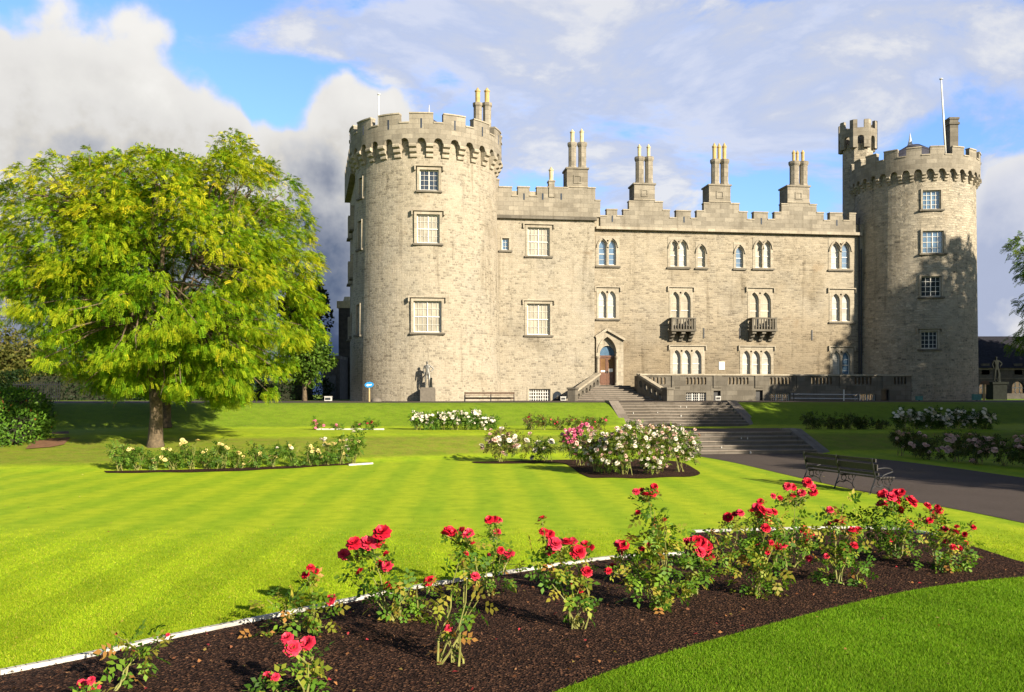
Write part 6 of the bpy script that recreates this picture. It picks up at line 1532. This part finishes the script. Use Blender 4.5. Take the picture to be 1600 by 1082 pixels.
def bush(name, label, px, pyb, w, h, kind, nb, seed, group, leafcol=None, individual=False, bd=.09, leaf=.06, dens=1.0, topbias=.5, tall=None, cat='rose bush', Yoff=0.0):
    """rounded shrub rose: stems, foliage, blooms; w and h are its size in the photograph"""
    rng = np.random.default_rng(seed); g = gpx(px, pyb); g.y += Yoff; Y0 = g.y; sc = Y0 / FOC; rw, rh = w * sc / 2, h * sc
    t = thing(name, label, cat, tuple(g), group)
    mb = MB(); L = []
    nst = 7
    for _ in range(nst):
        d = Vector((rng.normal(0, .5) * rw, rng.normal(0, .4) * rw, rh * rng.uniform(.6, .95))); mb.tube(bend(g + Vector((rng.normal(0, .08), rng.normal(0, .08), -.05)), g + d, rng, 3, .02, .05), [.014, .011, .008, .004], 5)
    mb.build('stems', M['stem'], t, weld=False)
    n = int(dens * 150 * (rw / .5) * (rh / .9)) + 20
    nl = 7; lob = np.stack([rng.uniform(-.75, .75, nl) * rw, rng.uniform(-.5, .5, nl) * rw, rng.uniform(.30, .80, nl) * rh], 1); lr = np.stack([np.full(nl, .48 * rw), np.full(nl, .45 * rw), np.full(nl, .26 * rh)], 1) * rng.uniform(.75, 1.2, (nl, 1))
    pk = rng.integers(nl, size=n); d = unit(rng.normal(0, 1, (n, 3))); P = np.array(g) + lob[pk] + d * lr[pk] * rng.uniform(.3, 1.08, (n, 1)) ** .5
    P[:, 2] = np.maximum(P[:, 2], g.z + .06)
    V, F, m_ = compound(rng, P, d, leaf * rng.uniform(.8, 1.25, n), 2)
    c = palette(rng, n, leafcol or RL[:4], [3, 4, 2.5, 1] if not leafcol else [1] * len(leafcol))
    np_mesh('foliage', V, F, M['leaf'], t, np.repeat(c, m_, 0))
    if nb:
        pk = rng.integers(nl, size=nb); d = unit(rng.normal(0, 1, (nb, 3)) * np.array([1, .8, .8]) + np.array([0, -.7, topbias])); Q = np.array(g) + lob[pk] + d * lr[pk] * 1.12
        kinds = kind if isinstance(kind, (list, tuple)) else [kind]
        if tall: Q[:, 2] = np.maximum(Q[:, 2], g.z + rh * rng.uniform(tall, 1.05, nb))
        if individual:
            for q in Q: add_bloom(t, q, bd * rng.uniform(.75, 1.25), kinds[int(rng.integers(len(kinds)))], rng)
        else:
            for kd in kinds:
                sel = Q[rng.integers(len(kinds), size=nb) == kinds.index(kd)] if len(kinds) > 1 else Q
                VV, FF_ = [], []; k = 0
                src = BL[kd][0]; co = np.array([v.co[:] for v in src.vertices]); fa = np.array([p.vertices[:] for p in src.polygons])
                keep = np.arange(len(fa)) < 9 * 11; fa = fa[keep]; co = co[: fa.max() + 1]
                for q in sel:
                    r = Vector((rng.normal(0, .4), -.5 + rng.normal(0, .3), .7)).normalized().to_track_quat('Z', 'Y').to_matrix(); s = bd * rng.uniform(.75, 1.3)
                    VV.append(co @ np.array(r).T * s + q); FF_.append(fa + k); k += len(co)
                if VV: np_mesh('blooms', np.concatenate(VV), np.concatenate(FF_), M['petal_' + kd], t)
    if tall:
        mb = MB()
        for q in (Q if nb else []): mb.tube([g + Vector((rng.normal(0, .1), 0, rh * .5)), Vector(q) - Vector((0, 0, .02))], [.006, .004], 4)
        if nb: mb.build('flower_stalks', M['stem'], t, weld=False)
    return t
ORD = ['leftmost', 'second', 'third', 'fourth', 'fifth', 'sixth', 'seventh', 'eighth', 'ninth', 'tenth', 'eleventh', 'twelfth', 'thirteenth', 'fourteenth', 'rightmost']
# yellow roses along the lawn edge
ys = [(187, 736, 34, 46), (212, 735, 30, 34), (240, 734.5, 34, 26), (268, 734, 30, 34), (297, 733.5, 30, 44), (322, 733, 32, 30), (347, 732.5, 28, 42), (373, 732, 28, 28), (400, 731.5, 30, 36), (430, 730, 26, 34), (457, 729, 30, 34), (486, 728, 30, 36), (512, 727, 28, 40), (533, 726, 26, 48), (552, 725, 28, 50)]
for i, (px, py, w, h) in enumerate(ys):
    bush('yellow_rose_bush', f'{ORD[i]} yellow rose bush counted from the left in the narrow lawn bed' if i < 14 else 'rightmost and fullest yellow rose bush in the narrow lawn bed', px, py, w, h, ['yellow', 'white'] if i > 8 else 'yellow', 4 if i < 11 else 9, 200 + i, 'yellow roses in the lawn bed', [(.06, .13, .015), (.09, .18, .018), (.13, .22, .025), (.05, .10, .012)], True, .13, .075, 1.2, .6, .75 if i in (1, 3, 4, 6, 10, 12) else None)
# upper bank, lit white row and small bushes
for i, px in enumerate((653, 672, 692, 711, 730, 748, 765)):
    bush('white_rose_bush', f'{ORD[i]} white rose bush of the flowering row before the statue' if i < 6 else 'rightmost white rose bush of the flowering row before the statue', px, 672, 27, 29, 'white', 24, 230 + i, 'white roses on the sunlit bank', [(.05, .12, .015), (.08, .16, .02), (.11, .19, .025)], False, .15, .09, 1.2, .8)
for i, (px, w, h, kd, nb) in enumerate(((498, 14, 15, 'pink', 9), (527, 16, 12, 'pink', 1), (555, 14, 13, 'pink', 1), (583, 22, 17, 'pinkred', 3))):
    bush('small_rose_bush', ['pink-flowered', 'bare low', 'bare upright', 'wider reddish'][i] + ' small rose bush on the bank, right of the yellow tree', px, 672, w, h, kd, nb, 240 + i, 'small roses on the sunlit bank', None, False, .14, .08, 1.1)
for i, (px, w, h) in enumerate(((830, 18, 26), (850, 20, 20), (872, 22, 18), (896, 22, 20), (918, 26, 22), (936, 18, 18))):
    bush('small_rose_bush', ['thin tall-stemmed', 'second thin', 'third spindly', 'fourth spindly', 'broader dark', 'last dark'][i] + ' rose bush on the bank left of the upper steps', px, 672, w, h, 'pinkred', 3, 250 + i, 'sparse roses beside the upper steps', [(.04, .07, .015), (.06, .09, .02), (.12, .08, .03)], False, .10, .08, .8)
for i, (px, w, h) in enumerate(((1266, 34, 24), (1297, 30, 22), (1324, 28, 22), (1350, 30, 20), (1372, 22, 15))):
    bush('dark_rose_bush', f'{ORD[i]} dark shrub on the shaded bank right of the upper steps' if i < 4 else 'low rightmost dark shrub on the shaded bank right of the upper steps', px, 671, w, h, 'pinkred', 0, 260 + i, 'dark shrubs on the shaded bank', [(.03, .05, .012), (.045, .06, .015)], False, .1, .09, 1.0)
for i, px in enumerate((1412, 1433, 1454, 1475, 1496, 1517, 1538)):
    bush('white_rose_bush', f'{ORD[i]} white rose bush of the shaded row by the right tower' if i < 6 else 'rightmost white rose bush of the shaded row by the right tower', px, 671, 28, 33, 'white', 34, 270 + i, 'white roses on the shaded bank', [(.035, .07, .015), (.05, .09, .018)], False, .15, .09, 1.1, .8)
# large pale roses before the steps
bush('blush_rose_bush', 'blush pink rose bush standing alone left of the big white roses', 781, 722, 84, 54, ['blush', 'white'], 26, 280, None, [(.06, .09, .02), (.09, .12, .025), (.13, .09, .04)], True, .20, .07, .95)
bush('blush_rose_bush', 'small leafy rose bush with a few white flowers beside the blush one', 856, 722, 46, 38, 'white', 6, 281, None, [(.05, .10, .015), (.08, .14, .02)], True, .20, .07, 1.2)
bush('pink_rose_bush', 'bright pink rose bush left of the big white roses', 906, 728, 56, 62, ['pink', 'blush', 'pink'], 60, 282, None, [(.05, .09, .018), (.09, .12, .02)], True, .15, .065, 1.2, .9)
BW = [(.06, .12, .016), (.10, .17, .02), (.15, .21, .025), (.12, .10, .03)]
for i, (px, py, w, h, nb, lb) in enumerate(((930, 738, 84, 70, 70, 'left, shadier'), (978, 742, 90, 82, 90, 'tallest middle'), (1024, 741, 86, 80, 80, 'sunlit right-hand'), (1062, 738, 60, 72, 46, 'rightmost yellowish'))):
    bush('shrub_rose', f'{lb} big white shrub rose in front of the garden steps', px, py, w, h, ['white', 'white', 'blush'], nb, 290 + i, 'big white shrub roses', BW, True, .125, .065, 1.55, .35)
# shaded bushes right of the path
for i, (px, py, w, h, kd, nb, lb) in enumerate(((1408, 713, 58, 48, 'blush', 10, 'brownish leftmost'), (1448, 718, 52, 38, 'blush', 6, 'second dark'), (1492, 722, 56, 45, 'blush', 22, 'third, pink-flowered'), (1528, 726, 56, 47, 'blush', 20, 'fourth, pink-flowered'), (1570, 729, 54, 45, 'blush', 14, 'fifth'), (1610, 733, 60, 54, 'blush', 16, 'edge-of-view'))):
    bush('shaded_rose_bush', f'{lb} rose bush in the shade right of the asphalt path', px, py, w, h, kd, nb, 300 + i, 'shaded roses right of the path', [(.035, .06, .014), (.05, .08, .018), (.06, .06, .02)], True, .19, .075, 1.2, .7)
